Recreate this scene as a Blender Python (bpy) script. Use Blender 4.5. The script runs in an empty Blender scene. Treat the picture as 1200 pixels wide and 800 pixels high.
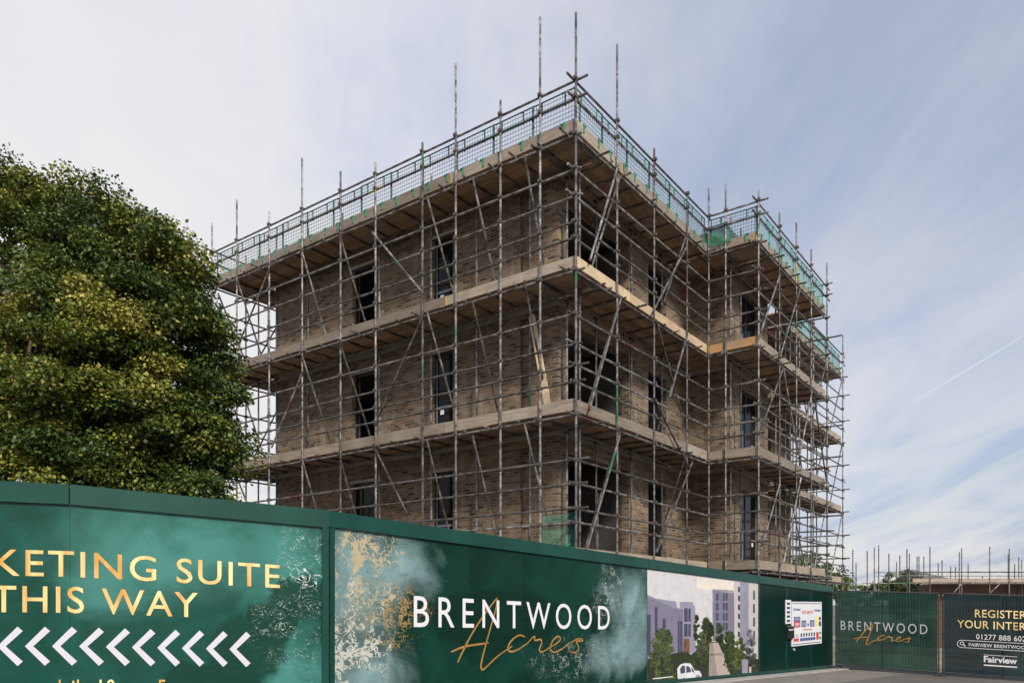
import bpy, math, random
from mathutils import Vector, Matrix
random.seed(7)
R = math.radians
sc = bpy.context.scene
col = sc.collection
E = 1.40                    # eye height above the datum
F, YH = 905.0, 707.9        # focal length (px of a 1200 px wide frame), horizon row
AR = R(53.4)                # heading of the right-hand facade
OX, OY = 1.323, 16.0        # outer corner of the scaffold
ER = (math.cos(AR), math.sin(AR)); EL = (-math.sin(AR), math.cos(AR))

def gz(X, Y):               # ground height (the street falls gently to the right), relative to the eye
    X = max(-28, min(32, X)); Y = max(-10, min(60, Y))
    return -1.305 - .0369*X - .01065*Y

# ------------------------------------------------------------------ mesh helper
class MB:
    def __init__(s): s.v = []; s.f = []; s.m = []; s.c = []; s.tint = 1.0
    def face(s, pts, mi=0):
        b = len(s.v); s.v += [tuple(p) for p in pts]; s.f.append(tuple(range(b, b+len(pts)))); s.m.append(mi); s.c.append(s.tint)
    def box(s, x0, x1, y0, y1, z0, z1, mi=0, sh=0.0):
        if x0 > x1: x0, x1 = x1, x0
        if y0 > y1: y0, y1 = y1, y0
        b = len(s.v)
        for z in (z0, z1):
            s.v += [(x0,y0,z),(x1,y0,z),(x1,y1,z),(x0,y1,z)]
        for q in ((3,2,1,0),(4,5,6,7),(0,1,5,4),(1,2,6,5),(2,3,7,6),(3,0,4,7)):
            s.f.append(tuple(b+i for i in q)); s.m.append(mi); s.c.append(s.tint)
    def bar(s, p, q, w, h, mi=0, up=(0,0,1)):
        p = Vector(p); q = Vector(q); d = (q-p).normalized(); u = Vector(up)
        a = d.cross(u).normalized()*w*.5; n = a.cross(d).normalized()*h*.5
        b = len(s.v)
        for c in (p, q):
            s.v += [tuple(c-a-n), tuple(c+a-n), tuple(c+a+n), tuple(c-a+n)]
        for k in ((3,2,1,0),(4,5,6,7),(0,1,5,4),(1,2,6,5),(2,3,7,6),(3,0,4,7)):
            s.f.append(tuple(b+i for i in k)); s.m.append(mi); s.c.append(s.tint)
    def tube(s, p, q, r, n=8, mi=0, r2=None, cap=True):
        p = Vector(p); q = Vector(q); d = (q-p)
        if d.length < 1e-6: return
        d.normalize(); t = Vector((0,0,1)) if abs(d.z) < .9 else Vector((1,0,0))
        a = d.cross(t).normalized(); c = d.cross(a); r2 = r if r2 is None else r2
        b = len(s.v)
        for (o, rr) in ((p, r), (q, r2)):
            for i in range(n):
                g = 2*math.pi*i/n
                s.v.append(tuple(o + a*math.cos(g)*rr + c*math.sin(g)*rr))
        for i in range(n):
            j = (i+1) % n
            s.f.append((b+i, b+n+i, b+n+j, b+j)); s.m.append(mi); s.c.append(s.tint)
        if cap:
            s.f.append(tuple(b+i for i in range(n))); s.m.append(mi); s.c.append(s.tint)
            s.f.append(tuple(b+n+i for i in reversed(range(n)))); s.m.append(mi); s.c.append(s.tint)
    def split_x(s):
        f0, m0, c0 = s.f, s.m, s.c; s.f, s.m, s.c = [], [], []
        for f, mi, c in zip(f0, m0, c0):
            P = [s.v[i] for i in f]
            if min(p[0] for p in P) < -1e-5 and max(p[0] for p in P) > 1e-5:
                for sg in (1, -1):
                    Q = []
                    for a, b in zip(P, P[1:]+P[:1]):
                        if a[0]*sg >= 0: Q.append(a)
                        if a[0]*b[0] < 0:
                            k = a[0]/(a[0]-b[0]); Q.append(tuple(1e-6*sg if j == 0 else a[j]+(b[j]-a[j])*k for j in range(3)))
                    if len(Q) > 2: s.tint = c; s.face(Q, mi)
            else: s.f.append(f); s.m.append(mi); s.c.append(c)
    def build(s, name, mats, parent=None, fn=None, smooth=False, dz=0.0):
        vs = s.v
        if fn: vs = [fn(*p) for p in vs]
        if dz: vs = [(p[0], p[1], p[2]+dz) for p in vs]
        me = bpy.data.meshes.new(name); me.from_pydata(vs, [], s.f)
        if not isinstance(mats, (list, tuple)): mats = [mats]
        for m in mats: me.materials.append(m)
        me.polygons.foreach_set('material_index', s.m)
        if smooth: me.polygons.foreach_set('use_smooth', [True]*len(s.f))
        uv = me.uv_layers.new(name='UVMap'); at = me.color_attributes.new('tint', 'FLOAT_COLOR', 'CORNER')
        me.update()
        U = [0.0]*(2*len(me.loops)); T = [1.0]*(4*len(me.loops))
        for p in me.polygons:
            n = p.normal; ax = max(range(3), key=lambda i: abs(n[i])); t = s.c[p.index]
            for li in p.loop_indices:
                c = vs[me.loops[li].vertex_index]
                if ax == 0: u = (c[1], c[2])
                elif ax == 1: u = (c[0], c[2])
                else: u = (c[0], c[1])
                U[2*li] = u[0]; U[2*li+1] = u[1]; T[4*li] = T[4*li+1] = T[4*li+2] = t
        me.uv_layers['UVMap'].data.foreach_set('uv', U); me.color_attributes['tint'].data.foreach_set('color', T)
        o = bpy.data.objects.new(name, me); col.objects.link(o)
        if parent: o.parent = parent
        return o

def tag(o, label=None, cat=None, group=None, kind=None):
    if label: o['label'] = label
    if cat: o['category'] = cat
    if group: o['group'] = group
    if kind: o['kind'] = kind
    return o
def empty(name, loc, rz=0.0):
    o = bpy.data.objects.new(name, None); col.objects.link(o)
    o.location = loc; o.rotation_euler = (0, 0, rz); o.empty_display_size = .3
    return o

# ------------------------------------------------------------------ materials
class NT:
    def __init__(s, name):
        s.m = bpy.data.materials.new(name); s.m.use_nodes = True; s.t = s.m.node_tree; s.b = s.t.nodes['Principled BSDF']
    def n(s, typ, **kw):
        nd = s.t.nodes.new(typ)
        for k, v in kw.items(): setattr(nd, k, v)
        return nd
    def l(s, a, b): s.t.links.new(a, b)
    def set(s, nd, key, val):
        if hasattr(val, 'is_output'): s.l(val, nd.inputs[key])
        else: nd.inputs[key].default_value = val
    def math(s, op, a, b=0.0, c=None, clamp=False):
        nd = s.n('ShaderNodeMath', operation=op, use_clamp=clamp)
        s.set(nd, 0, a); s.set(nd, 1, b)
        if c is not None: s.set(nd, 2, c)
        return nd.outputs[0]
    def mix(s, f, a, b, blend='MIX'):
        nd = s.n('ShaderNodeMix', data_type='RGBA', blend_type=blend)
        s.set(nd, 0, f); s.set(nd, 6, a); s.set(nd, 7, b)
        return nd.outputs[2]
    def ramp(s, f, stops):
        nd = s.n('ShaderNodeValToRGB'); e = nd.color_ramp.elements
        while len(e) < len(stops): e.new(.5)
        for i, (p, c) in enumerate(stops):
            e[i].position = p; e[i].color = (c, c, c, 1) if isinstance(c, (int, float)) else (*c, 1)
        s.l(f, nd.inputs[0]); return nd.outputs[0]
    def noise(s, vec, scale, detail=4, rough=.55, dist=0.0):
        nd = s.n('ShaderNodeTexNoise'); s.l(vec, nd.inputs['Vector'])
        nd.inputs['Scale'].default_value = scale; nd.inputs['Detail'].default_value = detail
        nd.inputs['Roughness'].default_value = rough; nd.inputs['Distortion'].default_value = dist
        return nd.outputs[0]
    def coord(s, kind='Object'):
        return s.n('ShaderNodeTexCoord').outputs[kind]
    def mapping(s, vec, scale=(1,1,1), loc=(0,0,0), rot=(0,0,0)):
        nd = s.n('ShaderNodeMapping'); s.l(vec, nd.inputs[0])
        nd.inputs['Scale'].default_value = scale; nd.inputs['Location'].default_value = loc; nd.inputs['Rotation'].default_value = rot
        return nd.outputs[0]
    def tint(s): return s.n('ShaderNodeVertexColor', layer_name='tint').outputs[0]
    def bump(s, h, strength=.3, dist=.01):
        nd = s.n('ShaderNodeBump'); nd.inputs['Strength'].default_value = strength; nd.inputs['Distance'].default_value = dist
        s.l(h, nd.inputs['Height']); s.l(nd.outputs[0], s.b.inputs['Normal'])
    def base(s, c): s.set(s.b, 'Base Color', c if hasattr(c, 'is_output') else (*c, 1))
    def rough(s, v): s.set(s.b, 'Roughness', v)
def C4(c): return (*c, 1)

def simple(name, c, rough=.6, metal=0.0, var=.25, scale=6.0):
    t = NT(name); co = t.coord(); n = t.noise(co, scale, 5)
    f = t.ramp(n, [(.3, 1-var), (.7, 1+var*.6)])
    t.base(t.mix(1.0, C4(c), f, 'MULTIPLY')); t.rough(rough); t.b.inputs['Metallic'].default_value = metal
    return t.m

def mat_brick():
    t = NT('brick'); uv = t.coord('UV')
    wob = t.mapping(uv)
    br = t.n('ShaderNodeTexBrick', offset=.5); t.l(wob, br.inputs['Vector'])
    br.inputs['Scale'].default_value = 1.0; br.inputs['Brick Width'].default_value = .225; br.inputs['Row Height'].default_value = .075
    br.inputs['Mortar Size'].default_value = .010; br.inputs['Mortar Smooth'].default_value = .15; br.inputs['Bias'].default_value = 0.0
    br.inputs['Color1'].default_value = (0,0,0,1); br.inputs['Color2'].default_value = (1,1,1,1); br.inputs['Mortar'].default_value = (.5,.5,.5,1)
    tone = t.ramp(br.outputs['Color'], [(0, (.042,.031,.024)), (.18, (.095,.066,.045)), (.42, (.165,.114,.073)), (.68, (.245,.178,.116)), (.85, (.150,.090,.054)), (1.0, (.235,.188,.14))])
    fine = t.noise(uv, 45, 4); tone = t.mix(1.0, tone, t.ramp(fine, [(.25, .72), (.75, 1.2)]), 'MULTIPLY')
    big = t.noise(uv, .55, 4); tone = t.mix(1.0, tone, t.ramp(big, [(.3, .62), (.7, 1.2)]), 'MULTIPLY')
    streak = t.noise(t.mapping(uv, (2.5, .25, 1)), 1.0, 4)
    tone = t.mix(t.ramp(streak, [(.54, 0), (.74, .42)]), tone, (.42,.38,.33,1))
    day = t.noise(t.mapping(uv, (.12, 1.1, 1)), 1.0, 2); tone = t.mix(1.0, tone, t.ramp(day, [(.42, .8), (.5, 1.05), (.62, .88)]), 'MULTIPLY')
    c = t.mix(br.outputs['Fac'], tone, (.19,.155,.118,1))
    t.base(c); t.rough(.92)
    h = t.math('SUBTRACT', 1.0, br.outputs['Fac']); h = t.math('MULTIPLY_ADD', fine, .5, h)
    t.bump(h, .5, .012); return t.m

def mat_concrete(name='concrete', c=(.36,.34,.31)):
    t = NT(name); co = t.coord(); n = t.noise(co, 3, 6); n2 = t.noise(co, 40, 3)
    k = t.mix(1.0, C4(c), t.ramp(n, [(.3, .7), (.7, 1.15)]), 'MULTIPLY')
    t.base(t.mix(1.0, k, t.ramp(n2, [(.3, .85), (.7, 1.1)]), 'MULTIPLY')); t.rough(.9); t.bump(n2, .25, .01); return t.m

def mat_wood(name, c, dark=.5, axis=0, grey=.0):
    t = NT(name); co = t.coord()
    s = [30, 30, 30]; s[axis] = 1.6
    g = t.noise(t.mapping(co, tuple(s)), 1.0, 6, .6, .6)
    st = t.noise(co, 2.2, 5)
    k = t.mix(1.0, C4(c), t.ramp(g, [(.28, dark), (.7, 1.15)]), 'MULTIPLY')
    k = t.mix(t.ramp(st, [(.5, 0), (.72, .55)]), k, C4(tuple(x*.45+.02 for x in c)))
    k = t.mix(t.ramp(t.noise(co, .9, 4), [(.5, 0), (.7, .5)]), k, (.33,.31,.28,1))
    k = t.mix(1.0, k, t.tint(), 'MULTIPLY')
    t.base(k); t.rough(.85); t.bump(g, .25, .004); return t.m

def mat_tube():
    t = NT('galvanised_tube'); co = t.coord()
    rnd = t.n('ShaderNodeObjectInfo').outputs['Random']
    n = t.noise(co, 5, 5); n2 = t.noise(co, 22, 4)
    steel = t.mix(t.ramp(n, [(.35, 0), (.68, 1)]), (.085,.080,.078,1), (.40,.395,.385,1))
    steel = t.mix(1.0, steel, t.ramp(rnd, [(0, .48), (1, 1.25)]), 'MULTIPLY')
    rust = t.ramp(n2, [(.50, 0), (.66, .85)])
    c = t.mix(rust, steel, (.085,.045,.032,1))
    off = t.n('ShaderNodeVectorMath', operation='ADD'); t.l(co, off.inputs[0])
    cx = t.n('ShaderNodeCombineXYZ'); t.l(t.math('MULTIPLY', rnd, 40), cx.inputs[0]); t.l(t.math('MULTIPLY', rnd, 17), cx.inputs[1]); t.l(cx.outputs[0], off.inputs[1])
    for k, (col_, lo) in enumerate((((.015,.17,.08), .735), ((.17,.03,.035), .73), ((.45,.30,.02), .80))):
        p = t.noise(t.mapping(off.outputs[0], (1,1,1), (13.1*k, 7.7*k, 3.3*k)), .55, 1.5)
        m = t.math('MULTIPLY', t.ramp(p, [(lo-.05, 0), (lo-.035, 1)]), t.ramp(n2, [(.42, 1), (.62, .25)]))
        c = t.mix(m, c, C4(col_))
    t.base(c); t.rough(t.ramp(n, [(.3, .30), (.7, .5)])); t.b.inputs['Metallic'].default_value = .62
    return t.m

def mat_leaf(name, ramp):
    t = NT(name); k = t.tint()
    c = t.ramp(k, ramp); co = t.coord()
    c = t.mix(1.0, c, t.ramp(t.noise(co, 1.1, 3), [(.3, .8), (.7, 1.2)]), 'MULTIPLY')
    t.base(c); t.rough(.5)
    tr = t.n('ShaderNodeBsdfTranslucent'); t.l(c, tr.inputs[0])
    mx = t.n('ShaderNodeMixShader'); mx.inputs[0].default_value = .2
    t.l(t.b.outputs[0], mx.inputs[1]); t.l(tr.outputs[0], mx.inputs[2])
    t.l(mx.outputs[0], t.t.nodes['Material Output'].inputs[0]); return t.m

def mat_marble(name, pale, deep, base, mid, palec, veins_gold=None, veins_white=None, green=None, zoff=1.32):
    """printed ink-wash artwork: soft pale clouds on deep green with metallic and white flecks"""
    t = NT(name); co = t.coord()
    sx = t.n('ShaderNodeSeparateXYZ'); t.l(co, sx.inputs[0]); x = sx.outputs[0]; z = t.math('SUBTRACT', sx.outputs[2], zoff)
    w1 = t.math('MULTIPLY_ADD', t.noise(co, 1.5, 5, .6, .8), .9, -.45)
    w2 = t.math('MULTIPLY_ADD', t.noise(t.mapping(co, (1,1,1), (9,4,2)), 1.5, 5, .6, .8), .9, -.45)
    x2 = t.math('ADD', x, w1); z2 = t.math('ADD', z, w2)
    def blob(c, soft=True, xx=x2, zz=z2):
        cx, cz, rx, rz = c
        a = t.math('DIVIDE', t.math('SUBTRACT', xx, cx), rx); b = t.math('DIVIDE', t.math('SUBTRACT', zz, cz), rz)
        d = t.math('SQRT', t.math('ADD', t.math('MULTIPLY', a, a), t.math('MULTIPLY', b, b)))
        return t.ramp(d, [(.25, 1), (1.0, 0)]) if soft else t.ramp(d, [(.82, 1), (1.0, 0)])
    c = t.mix(t.ramp(t.noise(co, .9, 5, .6, 1.5), [(.35, 0), (.65, 1)]), C4(base), C4(mid))
    for b in pale:
        f = blob(b)
        c = t.mix(t.math('MULTIPLY', f, t.ramp(t.noise(co, 1.6, 5, .62, 1.0), [(.25, .35), (.6, 1)])), c, C4(palec))
    for b in deep:
        c = t.mix(t.math('MULTIPLY', blob(b, False), .92), c, C4(green or base))
    for (bl, colr, sc_, wd) in (veins_gold or []) + (veins_white or []):
        nn = t.noise(t.mapping(co, (1, 1, 1.25), (sc_, 2, 5)), sc_, 3, .55, 1.6)
        dd = t.math('ABSOLUTE', t.math('SUBTRACT', nn, .53))
        brk = t.ramp(t.noise(co, sc_*.5, 3), [(.42, 0), (.62, 1)])
        m = t.math('LESS_THAN', dd, t.math('MULTIPLY', t.math('MULTIPLY', blob(bl), brk), wd))
        c = t.mix(m, c, C4(colr))
    sc_n = t.noise(t.mapping(co, (1.2, 1, 6)), 3.0, 6, .7)
    t.base(t.mix(t.ramp(sc_n, [(.62, 0), (.8, .05)]), c, (.30,.30,.27,1))); t.rough(t.ramp(sc_n, [(.3, .20), (.75, .42)])); t.b.inputs['Specular IOR Level'].default_value = .22
    t.bump(t.noise(co, 2.2, 2), .10, .03)
    return t.m

def mat_gold(name, lo=(.50,.25,.045), hi=(.80,.62,.30)):
    t = NT(name); co = t.coord(); n = t.noise(t.mapping(co, (3.5, 1, .6)), 1.6, 2)
    t.base(t.ramp(n, [(.35, lo), (.65, hi)])); t.rough(.35); return t.m

def mat_asphalt():
    t = NT('asphalt'); co = t.coord(); f = t.noise(co, 60, 4); b = t.noise(co, .5, 5)
    c = t.mix(1.0, (.085,.078,.072,1), t.ramp(f, [(.3, .6), (.7, 1.5)]), 'MULTIPLY')
    c = t.mix(1.0, c, t.ramp(b, [(.3, .75), (.7, 1.3)]), 'MULTIPLY')
    t.base(c); t.rough(.88); t.bump(f, .4, .01); return t.m

M = {}
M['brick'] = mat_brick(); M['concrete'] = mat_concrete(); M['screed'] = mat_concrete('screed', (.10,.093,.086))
M['deck'] = mat_wood('deck_board', (.40,.275,.175), .5, 1); M['deck_x'] = mat_wood('deck_board_across', (.40,.275,.175), .5, 0)
M['toe'] = mat_wood('weathered_board', (.30,.245,.195), .45, 1); M['toe_x'] = mat_wood('weathered_board_across', (.32,.265,.21), .45, 0)
M['newwood'] = mat_wood('fresh_timber', (.60,.45,.29), .75, 0); M['orangewood'] = mat_wood('orange_timber', (.55,.30,.13), .75, 1)
M['tube'] = mat_tube(); M['coupler'] = simple('coupler_steel', (.10,.085,.08), .55, .4, .4, 30)
M['guard_dark'] = simple('dark_wire', (.012,.072,.072), .5, .2); M['guard_green'] = simple('green_wire', (.02,.20,.13), .5, .1)
M['guard_teal'] = simple('pale_teal_wire', (.10,.28,.27), .5, .1); M['hook'] = simple('green_hook', (.02,.24,.13), .5, 0)
M['band'] = simple('yellow_band', (.40,.25,.04), .6); M['redstain'] = simple('red_paint', (.20,.04,.035), .7, 0, .5, 20)
M['frame'] = simple('slate_frame', (.016,.020,.030), .4); M['film'] = simple('protective_film', (.13,.165,.21), .3)
M['sticker'] = simple('white_sticker', (.8,.8,.8), .5, 0, .05)
M['shade_block'] = simple('shade_dark_block', (.042,.038,.035), .9); M['bitumen'] = simple('roof_felt', (.08,.08,.085), .85)  # near-black walls: the dimness of the balcony recess is put into their colour
M['hgreen'] = simple('green_paint', (.006,.042,.034), .3, 0, .25, 1.2); M['hcap'] = simple('green_trim', (.007,.047,.037), .32, 0, .3, 1.0)
M['hblank'] = simple('green_board', (.004,.034,.028), .28, 0, .3, .9)
M['gold'] = mat_gold('gold_print'); M['bronze'] = mat_gold('bronze_print', (.25,.125,.025), (.34,.19,.05)); M['goldw'] = mat_gold('pale_gold_print', (.55,.40,.14), (.80,.66,.36))
M['white'] = simple('white_print', (.60,.60,.63), .4, 0, .04); M['lilac'] = simple('lilac_print', (.50,.485,.56), .4, 0, .04)
M['dimwhite'] = simple('dim_white_print', (.36,.37,.38), .5, 0, .1); M['post'] = simple('timber_post', (.22,.16,.10), .85); M['asphalt'] = mat_asphalt(); M['kerb'] = mat_concrete('kerb_stone', (.30,.285,.27)); M['paving'] = mat_concrete('paving', (.17,.155,.14))
M['bounce_stone'] = mat_concrete('pale_bounce_stone', (.23,.21,.185)); M['earth'] = simple('trampled_earth', (.20,.17,.12), .95, 0, .4, 1.5)
M['bark'] = simple('bark', (.10,.08,.06), .95, 0, .5, 14)
M['leaf'] = mat_leaf('lime_leaf', [(0, (.010,.026,.007)), (.36, (.042,.080,.014)), (.6, (.125,.160,.022)), (.80, (.26,.245,.042)), (1, (.38,.32,.08))])
M['leaf2'] = mat_leaf('far_leaf', [(0, (.02,.045,.012)), (.6, (.06,.105,.022)), (1, (.12,.15,.035))])
M['blue'] = simple('blue_print', (.02,.06,.26), .45, 0, .05); M['red'] = simple('red_print', (.50,.05,.05), .45, 0, .05); M['yellow'] = simple('yellow_print', (.80,.62,.03), .45, 0, .05)
M['green'] = simple('green_print', (.02,.22,.09), .45, 0, .05); M['navy'] = simple('navy_print', (.012,.025,.09), .45, 0, .05)
M['black'] = simple('black_plastic', (.012,.012,.013), .4); M['alu'] = simple('alu_print', (.5,.5,.55), .4, .1, .1)
M['rubber'] = simple('rubber', (.03,.03,.032), .85); M['fencesteel'] = simple('dark_fence_steel', (.05,.055,.06), .5, .4)
M['redbrick'] = simple('red_brick', (.30,.13,.08), .9, 0, .5, 18); M['screw'] = simple('screw_head', (.03,.06,.055), .4, .5); M['brownwall'] = simple('brown_wall', (.13,.085,.06), .9, 0, .5, 8); M['netting'] = simple('green_netting', (.02,.16,.09), .8, 0, .4, 14)
M['bag'] = simple('orange_bag', (.60,.12,.05), .6, 0, .3, 10); M['slate'] = simple('roof_slate', (.10,.095,.10), .7, 0, .3, 4)
for k_ in ('hgreen', 'hcap', 'hblank'):
    b_ = M[k_].node_tree.nodes['Principled BSDF']; b_.inputs['Specular IOR Level'].default_value = .25
t_ = M['netting'].node_tree; b_ = t_.nodes['Principled BSDF']; tr_ = t_.nodes.new('ShaderNodeBsdfTransparent'); mx_ = t_.nodes.new('ShaderNodeMixShader'); mx_.inputs[0].default_value = .42
t_.links.new(b_.outputs[0], mx_.inputs[1]); t_.links.new(tr_.outputs[0], mx_.inputs[2]); t_.links.new(mx_.outputs[0], t_.nodes['Material Output'].inputs[0])
t = NT('glass'); t.base((.008,.009,.011)); t.b.inputs['Specular IOR Level'].default_value = .14; t.rough(.08); M['glass'] = t.m
def mat_banner(name, c1, c2):
    t = NT(name); co = t.coord()
    n = t.noise(t.mapping(co, (1, 1, 2.0)), .9, 5, .6, 1.0)
    c = t.mix(t.ramp(n, [(.35, 0), (.68, 1)]), C4(c1), C4(c2)); t.base(c); t.rough(.6)
    tr = t.n('ShaderNodeBsdfTransparent'); mx = t.n('ShaderNodeMixShader'); mx.inputs[0].default_value = .07; t.b.inputs['Specular IOR Level'].default_value = .1
    t.l(t.b.outputs[0], mx.inputs[1]); t.l(tr.outputs[0], mx.inputs[2]); t.l(mx.outputs[0], t.t.nodes['Material Output'].inputs[0]); return t.m
M['banner_green'] = mat_banner('printed_green_mesh', (.005,.030,.023), (.020,.065,.050)); M['banner_navy'] = mat_banner('printed_navy_mesh', (.005,.015,.022), (.013,.036,.044))

# ------------------------------------------------------------------ camera, world, sun
cd = bpy.data.cameras.new('camera'); cam = bpy.data.objects.new('camera', cd); col.objects.link(cam); sc.camera = cam
cam.location = (0, 0, E); cam.rotation_euler = (R(90), 0, 0)
cd.sensor_fit = 'HORIZONTAL'; cd.sensor_width = 36; cd.lens = F/1200*36; cd.shift_y = (YH-400)/1200
cd.clip_end = 4000; cd.clip_start = .05
SUN = Vector((.30, -.80, .62)).normalized()
w = bpy.data.worlds.new('World'); sc.world = w; w.use_nodes = True
nt = w.node_tree; nt.nodes.clear()
class WT(NT):
    def __init__(s): s.t = nt
wt = WT()
sky = wt.n('ShaderNodeTexSky', sky_type='NISHITA', sun_disc=False); sky.sun_elevation = math.asin(SUN.z); sky.sun_rotation = math.atan2(SUN.x, SUN.y)
sky.air_density = 1.0; sky.dust_density = 1.5; sky.ozone_density = 1.5
co = wt.coord('Generated'); sx = wt.n('ShaderNodeSeparateXYZ'); wt.l(co, sx.inputs[0])
zz = wt.math('ADD', wt.math('MAXIMUM', sx.outputs[2], 0.0), .16)
cx = wt.n('ShaderNodeCombineXYZ'); wt.l(wt.math('DIVIDE', sx.outputs[0], zz), cx.inputs[0]); wt.l(wt.math('DIVIDE', sx.outputs[1], zz), cx.inputs[1])
cv = cx.outputs[0]
n1 = wt.noise(wt.mapping(cv, (.8, .34, 1), (3.0, 1.2, 0), (0, 0, R(38))), 1.0, 7, .58, .55)
n2 = wt.noise(wt.mapping(cv, (.35, .35, 1), (1.0, 7.2, 0)), 1.0, 4, .5, .3)
cl = wt.math('ADD', wt.math('MULTIPLY', n1, .62), wt.math('MULTIPLY', n2, .62))
cl = wt.math('ADD', cl, wt.math('MULTIPLY', sx.outputs[0], -.42))
cl = wt.math('ADD', cl, wt.math('MULTIPLY', wt.math('MINIMUM', sx.outputs[1], 0.0), .55))
cover = wt.ramp(cl, [(.06, .12), (.30, .60), (.46, .78), (.6, .93), (.8, 1.0)])
sn = wt.noise(wt.mapping(cv, (.75, .42, 1), (8, 2, 0), (0, 0, R(24))), 1.0, 8, .6, .5)
sf = wt.noise(wt.mapping(cv, (2.6, .9, 1), (3, 9, 0), (0, 0, R(30))), 1.0, 7, .62, .7)
sv = wt.math('ADD', wt.math('MULTIPLY', sn, .62), wt.math('MULTIPLY', sf, .43))
sv = wt.math('ADD', sv, wt.math('MULTIPLY', sx.outputs[0], -.17))
shade = wt.ramp(sv, [(.32, (.39,.445,.60)), (.43, (.50,.545,.68)), (.52, (.62,.635,.715)), (.62, (.705,.705,.735)), (.76, (.755,.75,.76))])
skyc = wt.n('ShaderNodeVectorMath', operation='SCALE'); wt.l(sky.outputs[0], skyc.inputs[0]); skyc.inputs['Scale'].default_value = 1.0
bg1 = wt.n('ShaderNodeBackground'); wt.l(skyc.outputs[0], bg1.inputs[0]); bg1.inputs[1].default_value = .10
bg2 = wt.n('ShaderNodeBackground'); bg2.inputs[1].default_value = 1.0
# a thin contrail, low on the right
def dirpx(x, y): return Vector(((x-600)/F, 1, (YH-y)/F)).normalized()
pa, pb = dirpx(1085, 462), dirpx(1215, 384); nrm = pa.cross(pb).normalized(); mid = (pa+pb).normalized()
def dot(v):
    nd = wt.n('ShaderNodeVectorMath', operation='DOT_PRODUCT'); wt.l(co, nd.inputs[0]); nd.inputs[1].default_value = v; return nd.outputs['Value']
band = wt.ramp(wt.math('MULTIPLY', wt.math('ABSOLUTE', dot(nrm)), 100), [(.0, 1), (.16, 0)])
along = wt.ramp(dot(mid), [(pa.dot(mid)-.0005, 0), (pa.dot(mid)+.002, 1)])
ct = wt.math('MULTIPLY', wt.math('MULTIPLY', band, along), .5)
low = wt.math('MULTIPLY', wt.ramp(sx.outputs[2], [(.04, 1), (.34, 0)]), wt.ramp(sf, [(.38, 0), (.6, .8)]))
shade = wt.mix(low, shade, (.76, .73, .71, 1))
wt.l(wt.mix(ct, shade, (.98, .94, .92, 1)), bg2.inputs[0])
mx = wt.n('ShaderNodeMixShader'); wt.l(wt.math('MAXIMUM', cover, ct), mx.inputs[0]); wt.l(bg1.outputs[0], mx.inputs[1]); wt.l(bg2.outputs[0], mx.inputs[2])
out = wt.n('ShaderNodeOutputWorld'); wt.l(mx.outputs[0], out.inputs[0])
ld = bpy.data.lights.new('sun', 'SUN'); ld.energy = 4.2; ld.angle = R(7); ld.color = (1, .93, .82)
lo = bpy.data.objects.new('sun', ld); col.objects.link(lo); lo.rotation_euler = SUN.to_track_quat('Z', 'Y').to_euler(); lo.location = (0, -10, 30)
sc.view_settings.view_transform = 'Standard'; sc.view_settings.look = 'None'; sc.view_settings.exposure = .22; sc.view_settings.gamma = 1

# ------------------------------------------------------------------ ground
def grid(name, xs, ys, mat, lift, fn=None):
    m = MB()
    P = lambda x, y: (x, y, gz(x, y)+E+lift)
    for i in range(len(xs)-1):
        for j in range(len(ys)-1):
            m.face([P(xs[i],ys[j]), P(xs[i+1],ys[j]), P(xs[i+1],ys[j+1]), P(xs[i],ys[j+1])])
    return m.build(name, mat)
g = grid('ground', [-2500,-300,-28,32,300,2500], [-400,-10,60,400,3000], M['asphalt'], 0); tag(g, kind='structure')

yg = MB(); N = 12
for i in range(N):
    for j in range(N):
        x0, x1 = -14+46*i/N, -14+46*(i+1)/N; y0, y1 = 46*j/N, 46*(j+1)/N
        def yp(x, y): yy = max(9.6+max(0, x+2.2)*1.183, 9.6)+.25+y*.9; return (x, yy, gz(x, yy)+E+.006)
        yg.face([yp(x0,y0), yp(x1,y0), yp(x1,y1), yp(x0,y1)])
tag(yg.build('bounce_sheet', M['bounce_stone']), kind='structure')  # unseen pale sheet, added behind the hoarding to bounce light up under the decks
# hoarding line, in plan
J = Vector((-2.18, 9.07)); K = Vector((9.51, 22.9)); Mv = Vector((-4.518, 7.895))
DH = (K-J).normalized(); NH = Vector((DH.y, -DH.x))
def strip(name, a, b, w0, w1, z0, z1, mat, n=10):      # strip beside the hoarding, following the ground
    m = MB(); nn = Vector(((b-a).normalized().y, -(b-a).normalized().x))
    for i in range(n):
        p = a.lerp(b, i/n); q = a.lerp(b, (i+1)/n)
        A = [p+nn*w0, p+nn*w1, q+nn*w1, q+nn*w0]
        T = [(v.x, v.y, gz(v.x, v.y)+E+z1) for v in A]; B = [(v.x, v.y, gz(v.x, v.y)+E+z0) for v in A]
        m.face(T); m.face([B[0],B[1],T[1],T[0]]); m.face([B[1],B[2],T[2],T[1]]); m.face([B[3],B[0],T[0],T[3]]) if False else None
        if i == n-1: m.face([B[2],B[3],T[3],T[2]])
    return m.build(name, mat)
o = strip('kerb', J, K+DH*.2, .10, .42, -.05, .03, M['kerb'], 24); tag(o, kind='structure')
o = strip('pavement', J, K+DH*.4, .42, 1.9, -.05, .004, M['paving'], 24); tag(o, kind='structure')

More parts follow.
